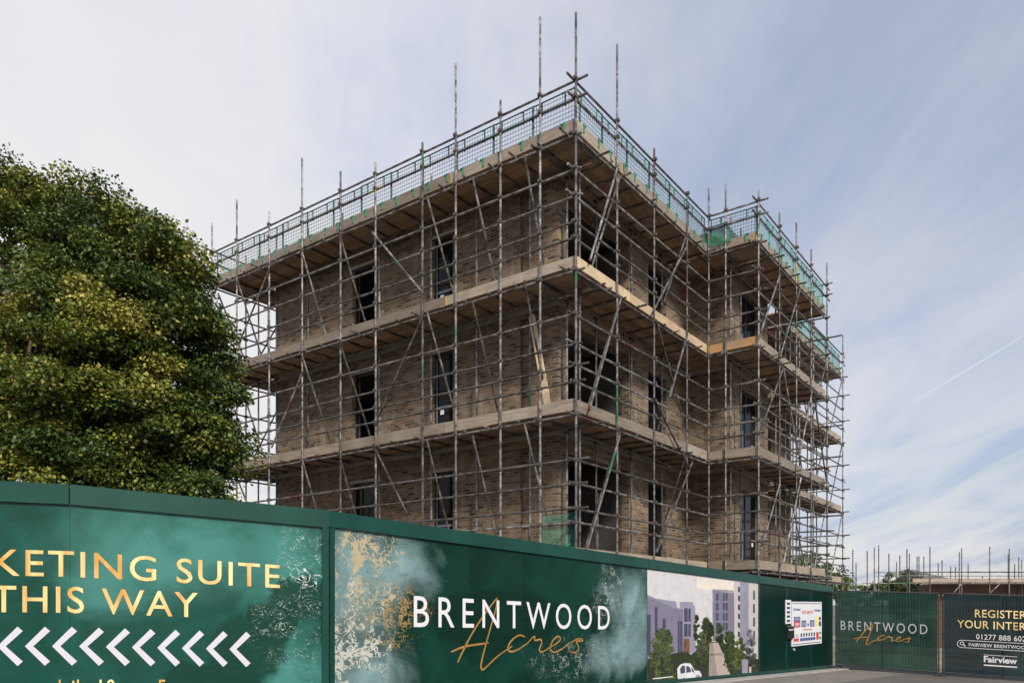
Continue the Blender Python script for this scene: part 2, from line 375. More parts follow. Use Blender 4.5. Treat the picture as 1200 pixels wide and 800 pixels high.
# ------------------------------------------------------------------ building under construction
GB = gz(OX, OY)                       # its base, relative to the eye
def site(name): return empty(name, (OX, OY, E+GB), AR)
def ob(name, m, mats, parent, **k): return m.build(name, mats, parent, dz=-GB, **k)
W0 = 1.29
FL = [-2.05, 1.0, 4.08, 7.07]; TOP = 9.86
bld = site('apartment_block'); tag(bld, 'unfinished brown brick apartment block wrapped in tube scaffolding', 'building')
TH = .30
def facade(axis, a0, a1, plane, inward, ops, name='wall', zlo=-2.6, ztop=TOP):
    """axis 'l' or 'r' : direction the wall runs; ops: (from, to, sill, head) repeated on every storey"""
    m = MB()
    def bx(u0, u1, z0, z1):
        if u1-u0 < 1e-4 or z1-z0 < 1e-4: return
        p0, p1 = plane, plane+inward*TH
        if axis == 'l': m.box(p0, p1, u0, u1, z0, z1)
        else: m.box(u0, u1, p0, p1, z0, z1)
    cuts = sorted(ops); u = a0
    for (o0, o1, s, h) in cuts:
        bx(u, o0, zlo, ztop)
        z = zlo
        for f in FL:
            bx(o0, o1, z, f+s); z = f+h
        bx(o0, o1, z, ztop); u = o1
    bx(u, a1, zlo, ztop)
    return ob(name, m, M['brick'], bld)
LEFT_OPS = [(4.48, 5.21, .06, 2.42), (7.28, 8.26, .06, 2.42)]
facade('l', W0, 11.77, W0, 1, LEFT_OPS+[(2.05, 2.36, -.02, 2.70)])
mm = MB(); mm.box(W0+.10, W0+.25, 2.051, 2.359, -2.6, TOP-.01); ob('recess_strip', mm, M['brick'], bld)
RIGHT_OPS = [(1.70, 4.74, 0.0, 2.55), (5.88, 7.02, .06, 2.42)]
facade('r', W0+TH, 8.33+TH, W0, 1, RIGHT_OPS)
facade('l', -.11, W0, 8.33, 1, [])                                   # side of the projecting bay
facade('r', 8.33+TH, 11.7, -.11, 1, [(9.13, 10.86, .03, 2.45)])
facade('l', -.11+TH, W0+TH, 11.7, -1, [])
facade('r', 11.7, 18.9, W0, 1, [(12.6, 13.6, .06, 2.42), (15.98, 16.3, .06, 2.42)])
m = MB(); m.box(15.981, 16.299, W0+.02, W0+TH-.02, FL[3]+.061, FL[3]+2.419); ob('wall', m, M['brick'], bld)
facade('r', W0+TH, 9.0, 11.77, -1, [(3.2, 4.2, .06, 2.42)])          # left end wall
facade('l', W0+TH, 11.47, 9.0, -1, [])                                # rear wall of the left part
facade('r', 9.0, 18.9, 8.5, -1, [])
# balcony recess on the right-hand facade
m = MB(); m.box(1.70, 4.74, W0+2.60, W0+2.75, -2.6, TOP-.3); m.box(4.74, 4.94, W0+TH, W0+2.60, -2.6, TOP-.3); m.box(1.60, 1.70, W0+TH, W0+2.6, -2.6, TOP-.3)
ob('balcony_wall', m, M['shade_block'], bld)  # wall colour itself holds the recess's shade
# floors, partitions, roof
for f in FL[1:]:
    m = MB(); m.box(W0+TH+.01, 8.7, W0+TH+.01, 11.4, f-.22, f); m.box(8.71, 11.35, .25, 8.4, f-.22, f); m.box(11.36, 18.9, W0+TH+.01, 8.4, f-.22, f)
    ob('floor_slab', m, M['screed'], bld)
    m = MB(); e = .055; z0, z1 = f-.17, f-.02
    m.box(W0-e, W0-.001, W0-e, 11.77+e, z0, z1); m.box(W0+.001, 8.33-e-.003, W0-e, W0-.001, z0, z1); m.box(8.33-e, 8.329, -.11-e, W0-.003, z0, z1)
    m.box(8.331, 11.7+e, -.11-e, -.111, z0, z1)
    ob('slab_edge', m, M['concrete'], bld)
m = MB(); e = .055
m.box(W0-e, W0+.6, W0-e, 11.77+e, TOP+.003, TOP+.13); m.box(W0+.601, 8.33-e-.003, W0-e, W0+.6, TOP+.003, TOP+.13); m.box(8.33-e, 11.7+e, -.11-e, W0+.6, TOP+.003, TOP+.13)
m.box(11.76, 18.9, W0-e, W0+.6, TOP+.003, TOP+.13)
ob('wall_plate', m, M['concrete'], bld)
m = MB(); m.box(W0+.61, 18.8, W0+.61, 8.3, TOP-.1, TOP+.05); m.box(W0+.61, 8.8, 8.31, 11.6, TOP-.1, TOP+.05); ob('roof', m, M['bitumen'], bld)
m = MB()
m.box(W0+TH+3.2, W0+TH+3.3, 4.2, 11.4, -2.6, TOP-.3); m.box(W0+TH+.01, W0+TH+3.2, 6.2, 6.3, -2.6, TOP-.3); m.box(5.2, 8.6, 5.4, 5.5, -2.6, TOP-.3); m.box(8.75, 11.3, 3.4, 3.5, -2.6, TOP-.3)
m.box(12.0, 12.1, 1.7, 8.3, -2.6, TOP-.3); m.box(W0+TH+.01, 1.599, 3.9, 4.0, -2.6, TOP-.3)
ob('partition', m, M['shade_block'], bld)
def window(axis, u0, u1, plane, z0, z1, kind):
    """frame set back in its opening, pane and film as sub-parts"""
    fr = MB(); s = .055; y0, y1 = plane+.12, plane+.19
    def bx(mb, a0, a1, b0, b1, c0, c1, mi=0):
        if axis == 'l': mb.box(b0, b1, a0, a1, c0, c1, mi)
        else: mb.box(a0, a1, b0, b1, c0, c1, mi)
    bx(fr, u0+.002, u0+s, y0, y1, z0+.002, z1-.002); bx(fr, u1-s, u1-.002, y0, y1, z0+.002, z1-.002)
    bx(fr, u0+s, u1-s, y0, y1, z0+.002, z0+s); bx(fr, u0+s, u1-s, y0, y1, z1-s, z1-.002)
    if kind == 'door':
        c = (u0+u1)/2; bx(fr, c-.045, c+.045, y0, y1, z0+s, z1-s)
    f = ob('window', fr, M['frame'], bld)
    if kind != 'open':
        p = MB(); bx(p, u0+s, u1-s, y0+.02, y0+.04, z0+s, z1-s); ob('pane', p, M['glass'], f)
    if kind in ('film', 'door'):
        p = MB()
        if kind == 'film':
            bx(p, u1-.10, u1-.056, y0-.012, y0-.002, z0+.05, z1-.1); bx(p, u0+.06, u1-.10, y0-.012, y0-.002, z0+.95, z0+1.01)
        else:
            bx(p, u0+.12, u0+.40, y0-.02, y0-.004, z0+.1, z1-.75); bx(p, u0+.5, u0+.58, y0-.02, y0-.004, z0+.1, z1-1.2)
        ob('protective_film', p, M['film'], f)
        p = MB(); bx(p, u1-.30, u1-.18, y0+.012, y0+.018, z0+.8, z0+.92); ob('sticker', p, M['sticker'], f)
for i, f in enumerate(FL):
    window('l', 4.48, 5.21, W0, f+.06, f+2.42, 'film')
    window('l', 7.28, 8.26, W0, f+.06, f+2.42, 'open' if i != 1 else 'plain')
    window('r', 5.88, 7.02, W0, f+.06, f+2.42, 'plain')
    window('r', 9.13, 10.86, -.11, f+.03, f+2.45, 'door')
    window('r', 1.9, 3.9, W0+2.40, f+.0, f+2.3, 'plain')
    window('r', 12.6, 13.6, W0, f+.06, f+2.42, 'plain')
# lintels over the openings
for f in FL[1:]:
    for (a0, a1) in ((4.38, 5.31), (7.18, 8.36)):
        m = MB(); m.box(W0-.004, W0+.06, a0, a1, f+2.424, f+2.50); ob('lintel', m, M['concrete'], bld)

# ------------------------------------------------------------------ scaffold round the building
scf = site('scaffold'); tag(scf, 'galvanised tube and board scaffold wrapped round the brown brick apartment block', 'scaffold')
TR = .026
BT = [1.19, 4.27, 7.26, 10.08]          # tops of the toe boards
DK = [b-.20 for b in BT]                 # tops of the decks
RAILS = [(1.70, 2.00, 2.51, 3.0), (4.62, 4.98, 5.41, 6.03), (7.62, 7.95, 8.5, 9.05)]
couplers, transoms = [], []
def V(p, z): return (p[0], p[1], z)
def tube(name, p, q, r=TR, mat=None):
    m = MB(); m.tube(p, q, r, 8); return ob(name, m, mat or M['tube'], scf, smooth=False)
rnd = random.uniform
def standard(p, top, zlo=None, name='standard'):
    X = OX+ER[0]*p[0]+EL[0]*p[1]; Y = OY+ER[1]*p[0]+EL[1]*p[1]
    lean = rnd(-.012, .012)
    tube(name, (p[0]-lean, p[1]+rnd(-.008, .008), gz(X, Y)+.02), (p[0]+lean, p[1]+lean, top))
def run(S, d, L, n, ts, tops, its, ds, de, levels=(0,1,2,3), guard='dark', over=(.25,.25), toe='toe', deck='deck', joints=None, ztops=10.9, rails=True):
    """S start, d direction, L length, n inward normal; ts/tops outer standards, its inner ones; ds/de deck ends"""
    S = Vector(S); d = Vector(d); n = Vector(n)
    P = lambda t, k=0.0: S+d*t+n*k
    for t, z in zip(ts, tops): standard(P(t), z)
    for t in its: standard(P(t, 1.04), ztops+rnd(-.1, .5))
    off = TR*2+.004
    for k in levels:
        zl = DK[k]-.04-2*TR-TR-.004
        for kk in (off, 1.04-off):
            a, b = P(-over[0]*rnd(.3, 1), kk), P(L+over[1]*rnd(.3, 1), kk)
            tube('ledger', V(a, zl), V(b, zl))
            for t in (ts if kk == off else its): couplers.append((P(t, 0 if kk == off else 1.04), zl, d))
        if rails and k < 3:
            for zr in RAILS[k]:
                zr2 = zr+rnd(-.02, .02)
                tube('guard_rail', V(P(-over[0]*rnd(.2, 1.3), off), zr+rnd(-.02, .02)), V(P(L+over[1]*rnd(.2, 1.3), off), zr2))
                for t in ts: couplers.append((P(t), zr, d))
        # transoms
        c = int((de-ds)/.72)
        for i in range(c+1):
            t = ds+.12+(de-ds-.24)*i/max(1, c)+rnd(-.1, .1)
            transoms.append((V(P(t, -(rnd(.03, .10) if random.random() < .6 else rnd(.12, .30))), DK[k]-.04-TR-.002), V(P(t, 1.04+rnd(.02, .2)), DK[k]-.04-TR-.002)))
        # boards
        m = MB(); ax = 0 if abs(d.x) > .5 else 1
        for j in range(5):
            a = ds; nxt = ds+rnd(.6, 3.4)
            while a < de-.01:
                b = min(nxt, de); m.tint = rnd(.62, 1.12)
                q0, q1 = P(a+.004, .075+j*.232), P(b-.004, .075+j*.232+.224); dzz = rnd(-.004, .003)
                m.box(q0.x, q1.x, q0.y, q1.y, DK[k]-.04+dzz, DK[k]+dzz); a = b; nxt = b+3.1+rnd(-.2, .8)
        ob('board_platform', m, M['deck_x' if ax == 0 else 'deck'], scf)
    # top guard
    for zr in (10.89, 10.52):
        tube('guard_rail', V(P(-over[0], off), zr), V(P(L+over[1], off), zr))
        for t in ts: couplers.append((P(t), zr, d))
    return P
GM = {}
def guard_mesh(wd, sg):
    m = MB(); h = .74; r = .0060
    nv = max(3, int(wd/.075))
    for i in range(nv+1):
        x = wd*i/nv; m.tube((x, 0, .0), (x, 0, h), r, 4, 0, cap=False)
    for i in range(9):
        z = h*i/8; m.tube((0, .006, z), (wd, .006, z), r, 4, 0, cap=False)
    for x in (0, wd): m.tube((x, 0, -.02), (x, 0, h+.02), .017, 5)
    for z in (0, h): m.tube((0, 0, z), (wd, 0, z), .015, 5)
    for x in (wd*.22, wd*.78):
        m.bar((x, sg*.078, -.13), (x, sg*.078, .045), .04, .012, 1, (0,1,0)); m.bar((x, sg*.085, .045), (x, -sg*.01, .045), .04, .03, 1, (0,0,1)); m.bar((x, sg*.078, .035), (x+.075, sg*.078, .035), .012, .03, 1, (0,1,0))
        m.bar((x, sg*.012, h*.60), (x, sg*.012, h*.98), .034, .014, 2, (0,1,0)); m.bar((x, sg*.012, h*.98), (x+.09, sg*.012, h*.98), .014, .034, 2, (0,1,0))
    return m
def guards(S, d, t0, t1, n, z, mats, wd=1.1, k=.10):
    S = Vector(S); d = Vector(d); n = Vector(n); c = max(1, round((t1-t0)/wd)); w_ = (t1-t0)/c-.03
    for i in range(c):
        sg = 1 if (-d.y*n.x+d.x*n.y) < 0 else -1; key = (round(w_, 2), mats[0], mats[2], sg)
        if key not in GM:
            o = guard_mesh(w_, sg).build('brick_guard', [M[mats[0]], M[mats[1]], M[mats[2]]], scf); GM[key] = o
        else:
            o = GM[key].copy(); col.objects.link(o); o.parent = scf
        p = S+d*(t0+(t1-t0)*i/c)+n*k
        o.location = (p.x, p.y, z-GB+rnd(-.015, .015)); o.rotation_euler = (0, rnd(-.008, .008), math.atan2(d.y, d.x))
def toes(S, d, t0, t1, n, mats, seg=3.9, levels=(0,1,2,3), hmul=None):
    S = Vector(S); d = Vector(d); n = Vector(n)
    for k in levels:
        a = t0; b = t0+rnd(1.8, seg)
        while a < t1-.05:
            b = min(b, t1)
            if t1-b < .6: b = t1
            m = MB(); m.tint = rnd(.62, 1.14)
            tw = rnd(-.012, .012); q0 = S+d*(a+.006)+n*.036; q1 = S+d*(b-.006)+n*.074
            z0 = DK[k]+.002; z1 = BT[k]+.01+rnd(-.022, .016)
            m.box(q0.x, q1.x, q0.y, q1.y, z0-.03, z1)
            mt = mats[(k) % len(mats)] if len(mats) > 1 else mats[0]
            o = ob('toe_board', m, M[mt], scf)
            if random.random() < .25:
                e = MB(); q0 = S+d*(b-.07)+n*.032; q1 = S+d*(b-.025)+n*.078; e.box(q0.x, q1.x, q0.y, q1.y, z0-.034, z1+.004); ob('end_band', e, M['band'], o)
            a = b; b = a+seg+rnd(-.4, .4)
ls = [0, .897, 1.966, 3.278, 4.332, 5.953, 7.27, 8.85, 10.32, 11.9, 13.2]
lt = [12.25, 12.57, 11.2, 12.56, 11.09, 11.17, 11.39, 12.28, 11.26, 12.1, 11.8]
run((0,0), (0,1), 13.2, (1,0), ls, lt, [.55, 1.9, 3.5, 5.0, 6.9, 8.4, 9.9, 11.4, 12.3], .04, 13.12)
rs = [1.745, 3.63, 5.57, 7.04]
run((0,0), (1,0), 7.04, (0,1), rs, [12.59, 11.16, 10.8, 11.66], [1.3, 2.6, 4.4, 6.2], 1.25, 7.08, deck='deck_x')
run((7.04,0), (0,-1), 1.40, (1,0), [.49, 1.40], [11.65, 11.15], [], -1.2, 1.32, over=(.05,.25))
run((7.04,-1.4), (1,0), 6.85, (0,1), [1.79, 3.42, 4.96, 6.85], [11.28, 11.64, 11.38, 11.63], [.7, 1.5, 3.1, 4.7, 6.2], 1.26, 6.82, over=(.3,.55))
run((13.89,-1.4), (0,1), 1.40, (-1,0), [1.40], [11.4], [], 1.21, 2.6, over=(.2,.05))
run((13.89,0), (1,0), 8.0, (0,1), [1.7, 3.5, 5.5, 8.0], [11.3, 11.2, 11.5, 11.7], [1.2, 2.6, 4.4, 6.4, 7.8], .05, 7.95, over=(.05,.6))
run((0,13.2), (1,0), 8.0, (0,-1), [1.2, 2.6, 4.3, 6.2, 8.0], [11.2, 11.3, 11.4, 11.1, 11.3], [1.3, 3.0, 4.8, 6.8], 1.25, 7.9, over=(.4,.3))
# toe boards: weathered on the long side, a fresh run at the second deck of the right side
toes((0,0), (0,1), .04, 13.1, (1,0), ['toe'])
toes((0,0), (1,0), .09, 7.0, (0,1), ['toe_x', 'toe_x', 'newwood', 'toe_x'], 3.6)
toes((7.04,0), (0,-1), -.02, 1.32, (1,0), ['toe', 'toe', 'orangewood', 'toe'], 3.9)
toes((7.04,-1.4), (1,0), .09, 6.8, (0,1), ['toe_x'])
toes((13.89,0), (1,0), .1, 7.9, (0,1), ['toe_x'])
toes((0,13.2), (1,0), .09, 7.9, (0,-1), ['toe_x'])
# mesh guards along the top lift
GZ = BT[3]-.02
guards((0,0), (0,1), .08, 13.1, (1,0), GZ, ('guard_dark', 'hook', 'guard_dark'))
guards((0,0), (1,0), .12, 7.0, (0,1), GZ, ('guard_dark', 'hook', 'guard_green'))
guards((7.04,0), (0,-1), .02, 1.36, (1,0), GZ, ('guard_dark', 'hook', 'guard_green'))
guards((7.04,-1.4), (1,0), .1, 6.75, (0,1), GZ, ('guard_teal', 'hook', 'guard_green'))
guards((13.89,0), (1,0), .1, 7.9, (0,1), GZ, ('guard_teal', 'hook', 'guard_green'))
m = MB()
for i in range(35): m.tube((0, .028*i, 0), (0, .028*i, .72), .0036, 4, cap=False)
for i in range(26): m.tube((.006, 0, .0288*i), (.006, .952, .0288*i), .0036, 4, cap=False)
for y in (.18, .74): m.bar((-.07, y, -.14), (-.07, y, .05), .04, .012, 1, (1,0,0)); m.bar((-.07, y, .05), (.01, y, .05), .04, .03, 1)
o = m.build('brick_guard', [M['guard_green'], M['hook']], scf); o.location = (.10, .05, BT[0]+.02-GB)
# diagonal braces, placed in the plane of each face (pixel ends of the photograph laid on that plane)
def on(x, y, r=None, l=None):
    ux = (x-600)/F; uz = (YH-y)/F
    nv, k = (ER, r) if r is not None else (EL, l)
    # (ux*s-OX)*n0+(s-OY)*n1 = k
    s = (k+OX*nv[0]+OY*nv[1])/(ux*nv[0]+nv[1])
    dx, dy = ux*s-OX, s-OY
    return (dx*ER[0]+dy*ER[1], dx*EL[0]+dy*EL[1], uz*s)
def brace(p, q):
    p, q = Vector(p), Vector(q); e = (q-p).normalized()*.12
    tube('diagonal_brace', p-e, q+e)
for a, b in (((439,275),(493,340)), ((494,374),(441,494)), ((439,524),(485,618)), ((316,315),(281,400)), ((353,440),(320,520))):
    brace(on(*a, r=-.055), on(*b, r=-.055))
for a, b in (((804,290),(767,362)), ((771,383),(797,478)), ((803,400),(786,461)), ((810,545),(771,643)), ((727,352),(692,475)), ((724,195),(693,300)), ((725,515),(689,640)), ((768,470),(806,545))):
    brace(on(*a, l=-.055), on(*b, l=-.055))
for a, b in (((937,341),(915,415)), ((913,325),(893,385)), ((916,436),(893,500)), ((919,437),(933,520)), ((938,563),(919,655)), ((913,570),(893,640)), ((951,462),(938,530)), ((955,470),(968,560))):
    brace(on(*a, l=-1.455), on(*b, l=-1.455))
for z0, z1 in ((9.6, 7.3), (6.8, 4.3), (3.8, 1.2)):           # ledger braces from the outer row in to the wall side
    for l in (1.2, 2.65, 4.05, 7.15, 8.7, 11.75):
        brace((-.03, l+.06, z0+rnd(-.1, .1)), (1.0, l+.10+rnd(-.1, .1), z1+rnd(0, .3)))
    for r in (1.85, 5.45):
        brace((r+.06, .06, z0), (r+.1, 1.0, z1))
    for a, b in ((.3, 1.5), (2.6, 1.3), (2.7, 4.3)):
        brace((a, 13.26, z0), (b, 13.26, z1))
    for a, b in ((14.4, 16.2), (18.9, 17.2), (21.5, 19.7)):
        brace((a, -.055, z0), (b, -.055, z1))
# inside rails that show through the return
for k in range(3):
    for zr in RAILS[k][1::2]:
        tube('guard_rail', (13.84, -1.9, zr), (13.84, 1.2, zr)); tube('guard_rail', (21.84, -.3, zr), (21.84, 1.6, zr))
tube('standard', on(700, 644, l=.12), on(700, 577, l=.12))
# transoms and couplers: nearest hundred each are parts
def camdist(p):
    X = OX+ER[0]*p[0]+EL[0]*p[1]; Y = OY+ER[1]*p[0]+EL[1]*p[1]; return X*X+Y*Y
transoms.sort(key=lambda q: camdist(q[0]))
for p, q in transoms[:100]: tube('transom', p, q)
m = MB()
for p, q in transoms[100:]: m.tube(p, q, TR, 6)
tag(ob('transom', m, M['tube'], scf), kind='stuff')
couplers.sort(key=lambda c: camdist(c[0]))
def coupler_mb(m, p, z, d):
    n = Vector((-d[1], d[0])); s = .046
    m.tube((p[0], p[1], z-.032), (p[0], p[1], z+.032), .037, 8)
    m.bar((p[0]-d[0]*.035, p[1]-d[1]*.035, z), (p[0]+d[0]*.035, p[1]+d[1]*.035, z), .12, .065)
    m.tube((p[0]+d[0]*.05, p[1]+d[1]*.05, z-.05), (p[0]+d[0]*.05, p[1]+d[1]*.05, z+.05), .012, 5)
proto = {}
for p, z, d in couplers[:100]:
    key = (round(d[0]), round(d[1]))
    if key not in proto:
        m = MB(); coupler_mb(m, (0, 0), 0, d); o = m.build('coupler', M['coupler'], scf); proto[key] = o
    else:
        o = proto[key].copy(); col.objects.link(o); o.parent = scf
    o.location = (p[0], p[1], z-GB)
m = MB()
for p, z, d in couplers[100:]: coupler_mb(m, p, z, d)
tag(ob('coupler', m, M['coupler'], scf), kind='stuff')

# loose things on the scaffold
def local(name, p, label, cat, group=None):
    X = OX+ER[0]*p[0]+EL[0]*p[1]; Y = OY+ER[1]*p[0]+EL[1]*p[1]
    o = empty(name, (X, Y, E+p[2]), AR); tag(o, label, cat, group); return o
a = on(645, 478, r=.55); a = (a[0], a[1], DK[1]+.01); b = on(623, 370, r=1.0)
m = MB(); m.bar((0,0,0), (b[0]-a[0], b[1]-a[1], b[2]-a[2]), .16, .04, 0, (1,0,0)); 
X = OX+ER[0]*a[0]+EL[0]*a[1]; Y = OY+ER[1]*a[0]+EL[1]*a[1]
o = m.build('timber_plank', M['newwood']); o.location = (X, Y, E+a[2]); o.rotation_euler = (0, 0, AR); tag(o, 'pale yellow timber plank leaning against the brick wall on the second scaffold deck', 'plank')
st = local('brick_stack', (7.75, .15, DK[3]+.01), 'reddish brick stack under green netting on the top scaffold deck', 'brick stack')
m = MB()
for k in range(9):
    for i in range(4):
        for j in range(7-(k > 5)*(k-5)):
            x = -.46+i*.225+rnd(-.008, .008); y = .40-j*.125+rnd(-.01, .01); m.tint = rnd(.6, 1.2)
            m.box(x, x+.215, y, y+.102, k*.075, k*.075+.065)
m.build('bricks', M['redbrick'], st)
m = MB()
gx = [(-.74+.164*i) for i in range(10)]; gy = [(-.78+.11*j) for j in range(9)]
hh = {}
for i, x in enumerate(gx):
    for j, y in enumerate(gy):
        e = max(abs(x)/.70, -y/.74); hh[i,j] = max(.02, .73-.72*max(0, e-.86)/.22+rnd(-.02, .05)*(1 if e < .8 else 0))
for i in range(9):
    for j in range(8):
        m.face([(gx[i],gy[j],hh[i,j]+.02),(gx[i+1],gy[j],hh[i+1,j]+.02),(gx[i+1],gy[j+1],hh[i+1,j+1]+.02),(gx[i],gy[j+1],hh[i,j+1]+.02)])
m.build('netting', M['netting'], st)
m = MB(); P3 = []
for a in range(7):
    th = a/6*math.pi; 
    P3.append([(math.sin(th)*(.20+.04*math.sin(3*g+a))*math.cos(g), math.sin(th)*(.16+.03*math.cos(2*g))*math.sin(g), .19-.19*math.cos(th)+.02*math.sin(4*g)*math.sin(th)) for g in [i/10*2*math.pi for i in range(10)]])
for a in range(6):
    for i in range(10):
        j = (i+1) % 10; m.face([P3[a][i], P3[a][j], P3[a+1][j], P3[a+1][i]])
X = OX+ER[0]*7.3+EL[0]*1.0; Y = OY+ER[1]*7.3+EL[1]*1.0
o = m.build('rubble_bag', M['bag'], smooth=True); o.location = (X, Y, E+DK[3]+.30); tag(o, 'orange plastic bag lying on the top deck next to the brick stack', 'bag')
o.location.z = E+DK[3]+.005
#@@PART2
# ------------------------------------------------------------------ lettering
FONTC = {}
def font_mesh(txt, space=1.0, bold=0.0):
    cu = bpy.data.curves.new('letters', 'FONT'); cu.body = txt; cu.size = 1; cu.space_character = space; cu.offset = bold; cu.resolution_u = 4
    o = bpy.data.objects.new('letters', cu); col.objects.link(o)
    dg = bpy.context.evaluated_depsgraph_get(); dg.update()
    me = bpy.data.meshes.new_from_object(o.evaluated_get(dg))
    vs = [tuple(v.co) for v in me.vertices]; fs = [tuple(p.vertices) for p in me.polygons]
    bpy.data.objects.remove(o); bpy.data.curves.remove(cu); bpy.data.meshes.remove(me)
    return vs, fs
CAP = max(v[1] for v in font_mesh('H')[0])
def text(m, txt, x0, x1, z, h, mi=0, space=1.0, bold=0.0, y=0.0, ref=None):
    """ref: tail of the string that must fill x0..x1 (the rest runs on to the left)"""
    vs, fs = font_mesh(txt, space, bold)
    lo, hi = min(v[0] for v in vs), max(v[0] for v in vs)
    if ref:
        rv, _ = font_mesh(ref, space, bold); wd = max(v[0] for v in rv)-min(v[0] for v in rv)
    else: wd = hi-lo
    k = (x1-x0)/wd; b = len(m.v)
    m.v += [(x1-(hi-v[0])*k, y, z+v[1]/CAP*h) for v in vs]
    for f in fs: m.f.append(tuple(b+i for i in f)); m.m.append(mi); m.c.append(1.0)
def stroke(m, pts, wd, mi=0, y=0.0, it=2):
    """pen stroke: smoothed polyline ribbon in the panel plane"""
    P = [Vector((p[0], p[1])) for p in pts]
    for _ in range(it):
        Q = [P[0]]
        for a, b in zip(P, P[1:]): Q += [a.lerp(b, .25), a.lerp(b, .75)]
        Q.append(P[-1]); P = Q
    n = len(P); L = []; Rr = []
    for i, p in enumerate(P):
        d = (P[min(i+1, n-1)]-P[max(i-1, 0)]).normalized(); nn = Vector((-d.y, d.x))
        w_ = wd*(.55+.45*math.sin(math.pi*min(1, (i+1)/n*1.0)))*.5
        L.append(p+nn*w_); Rr.append(p-nn*w_)
    for i in range(n-1):
        m.face([(Rr[i].x, y, Rr[i].y), (Rr[i+1].x, y, Rr[i+1].y), (L[i+1].x, y, L[i+1].y), (L[i].x, y, L[i].y)], mi)
ACRES = [[(637,300),(590,360),(545,430),(510,500),(498,528)], [(637,300),(633,340),(612,410),(590,490),(578,540),(584,556),(602,540),(640,502),(690,470)],
         [(475,490),(520,470),(580,462),(608,458)], [(735,437),(715,428),(685,450),(672,478),(684,492),(715,480),(745,458)], [(745,458),(760,440),(772,433),(766,452),(790,444),(796,456),(782,485),(795,492),(822,474)],
         [(822,474),(855,455),(862,440),(848,433),(828,455),(822,482),(838,494),(865,480),(892,459)], [(892,459),(925,440),(942,450),(928,452),(912,452),(926,474),(916,494),(893,490)]]
STY = dict()
SL = -.0315
# ------------------------------------------------------------------ hoarding
def hframe(name, p, d, label, group='printed hoarding sections along the street'):
    o = empty(name, (p.x, p.y, E+gz(p.x, p.y)), math.atan2(d.y, d.x)); tag(o, label, 'hoarding', group); o['zb'] = gz(p.x, p.y); return o
def build_h(m, name, mats, parent, fn, dzz=0.0):
    return m.build(name, mats, parent, fn=fn, dz=-parent['zb'])
M['art1'] = mat_marble('ink_wash_print_a', [(1.1,.55,1.6,.7),(2.35,-.9,.55,.7),(2.2,.6,.6,.5),(.3,.2,.5,.4)], [(2.35,.12,.42,.30),(2.02,-.20,.40,.32),(1.72,-.55,.45,.42),(1.35,-.95,.5,.42)], (.004,.040,.030), (.007,.072,.058), (.045,.175,.155), None, [((2.45,.45,.45,.7),(.75,.80,.78),7,.013),((2.2,-.3,.6,.6),(.7,.78,.76),9,.008)], (.003,.034,.024), 1.22)
M['art2'] = mat_marble('ink_wash_print_b', [(.35,.3,.95,1.1),(.5,-.9,1.1,.5),(1.25,.45,.7,.5),(6.9,-.2,1.0,1.1),(5.9,.1,.5,.45),(6.4,-.9,1.3,.5)], [(5.7,-.1,.35,.5),(3.0,-.2,1.7,.5)], (.005,.038,.027), (.009,.068,.050), (.31,.48,.51), [((.40,.42,.95,.75),(.66,.57,.38),5.5,.12),((.95,-.15,.8,.5),(.50,.34,.14),9,.07)], [((.2,-.6,.9,1.0),(.70,.70,.64),7,.10),((6.1,.2,.6,.7),(.7,.74,.74),10,.028),((5.0,-.95,1.5,.45),(.7,.74,.74),10,.02)], (.005,.036,.024))
# the bent section with the arrows
dA = (J-Mv).normalized(); LA = (J-Mv).length; dB = Vector((.96, .28)); dB.normalize()
hA = hframe('hoarding_section', Mv, dA, 'bent green hoarding section with gold lettering and a row of pale left-pointing chevrons')
cb = dB.dot(dA); sb = dB.x*dA.y*-1+dB.y*dA.x      # dB in section axes
TA, TJ = 1.204, 1.08
def bendA(u, y, z):
    zz = z+(-.0455)*u
    if u >= 0: return (u, y, zz)
    return (u*cb-y*sb, u*sb+y*cb, z-.012*u)
hz = 1.204; HB = -2.45
for (a, b) in ((-2.9, -1.25), (-1.25, -.001), (.001, 1.24), (1.24, LA-.04)):
    m = MB(); n = 1
    m.box(a+.0003, b-.0003, 0, .02, HB+hz, hz-.03); build_h(m, 'panel', M['art1'], hA, bendA)
m = MB(); m.box(-2.9, -.004, -.035, .0-.001, hz-.185, hz+.012); m.box(-2.9, -.004, -.034, .055, hz+.0125, hz+.02); m.box(.004, LA+.02, -.035, -.001, hz-.185, hz+.012); m.box(.004, LA+.02, -.034, .055, hz+.0125, hz+.02); build_h(m, 'capping', M['hcap'], hA, bendA)
m = MB(); m.box(LA-.055, LA+.02, -.033, .03, HB+hz, hz-.187); build_h(m, 'corner_trim', M['hgreen'], hA, bendA)
for u in (-2.4, -.9, .6, 2.1):
    m = MB(); m.box(u-.05, u+.05, .05, .12, HB+hz, hz-.1); build_h(m, 'post', M['post'], hA, bendA)
m = MB(); text(m, 'MARKETING SUITE', -.40, 2.086, .285, .258, 0, 1.12, .004, -.005, 'ETING SUITE'); m.split_x(); build_h(m, 'lettering', M['gold'], hA, bendA)
m = MB(); text(m, 'THIS WAY', -.70, 1.2126, -.082, .262, 0, 1.12, .004, -.005); m.split_x(); build_h(m, 'lettering', M['gold'], hA, bendA)
m = MB()
for k in range(13):
    x = 1.539-.243*k; zt, zb, zm = -.226, -.622, -.424; wd = .225; tk = .074
    m.face([(x,-.005,zm),(x+tk,-.005,zm),(x+wd,-.005,zt-.045),(x+wd-.047,-.005,zt)]); m.face([(x,-.005,zm),(x+wd-.047,-.005,zb),(x+wd,-.005,zb+.045),(x+tk,-.005,zm)])
m.split_x(); build_h(m, 'chevrons', M['lilac'], hA, bendA)
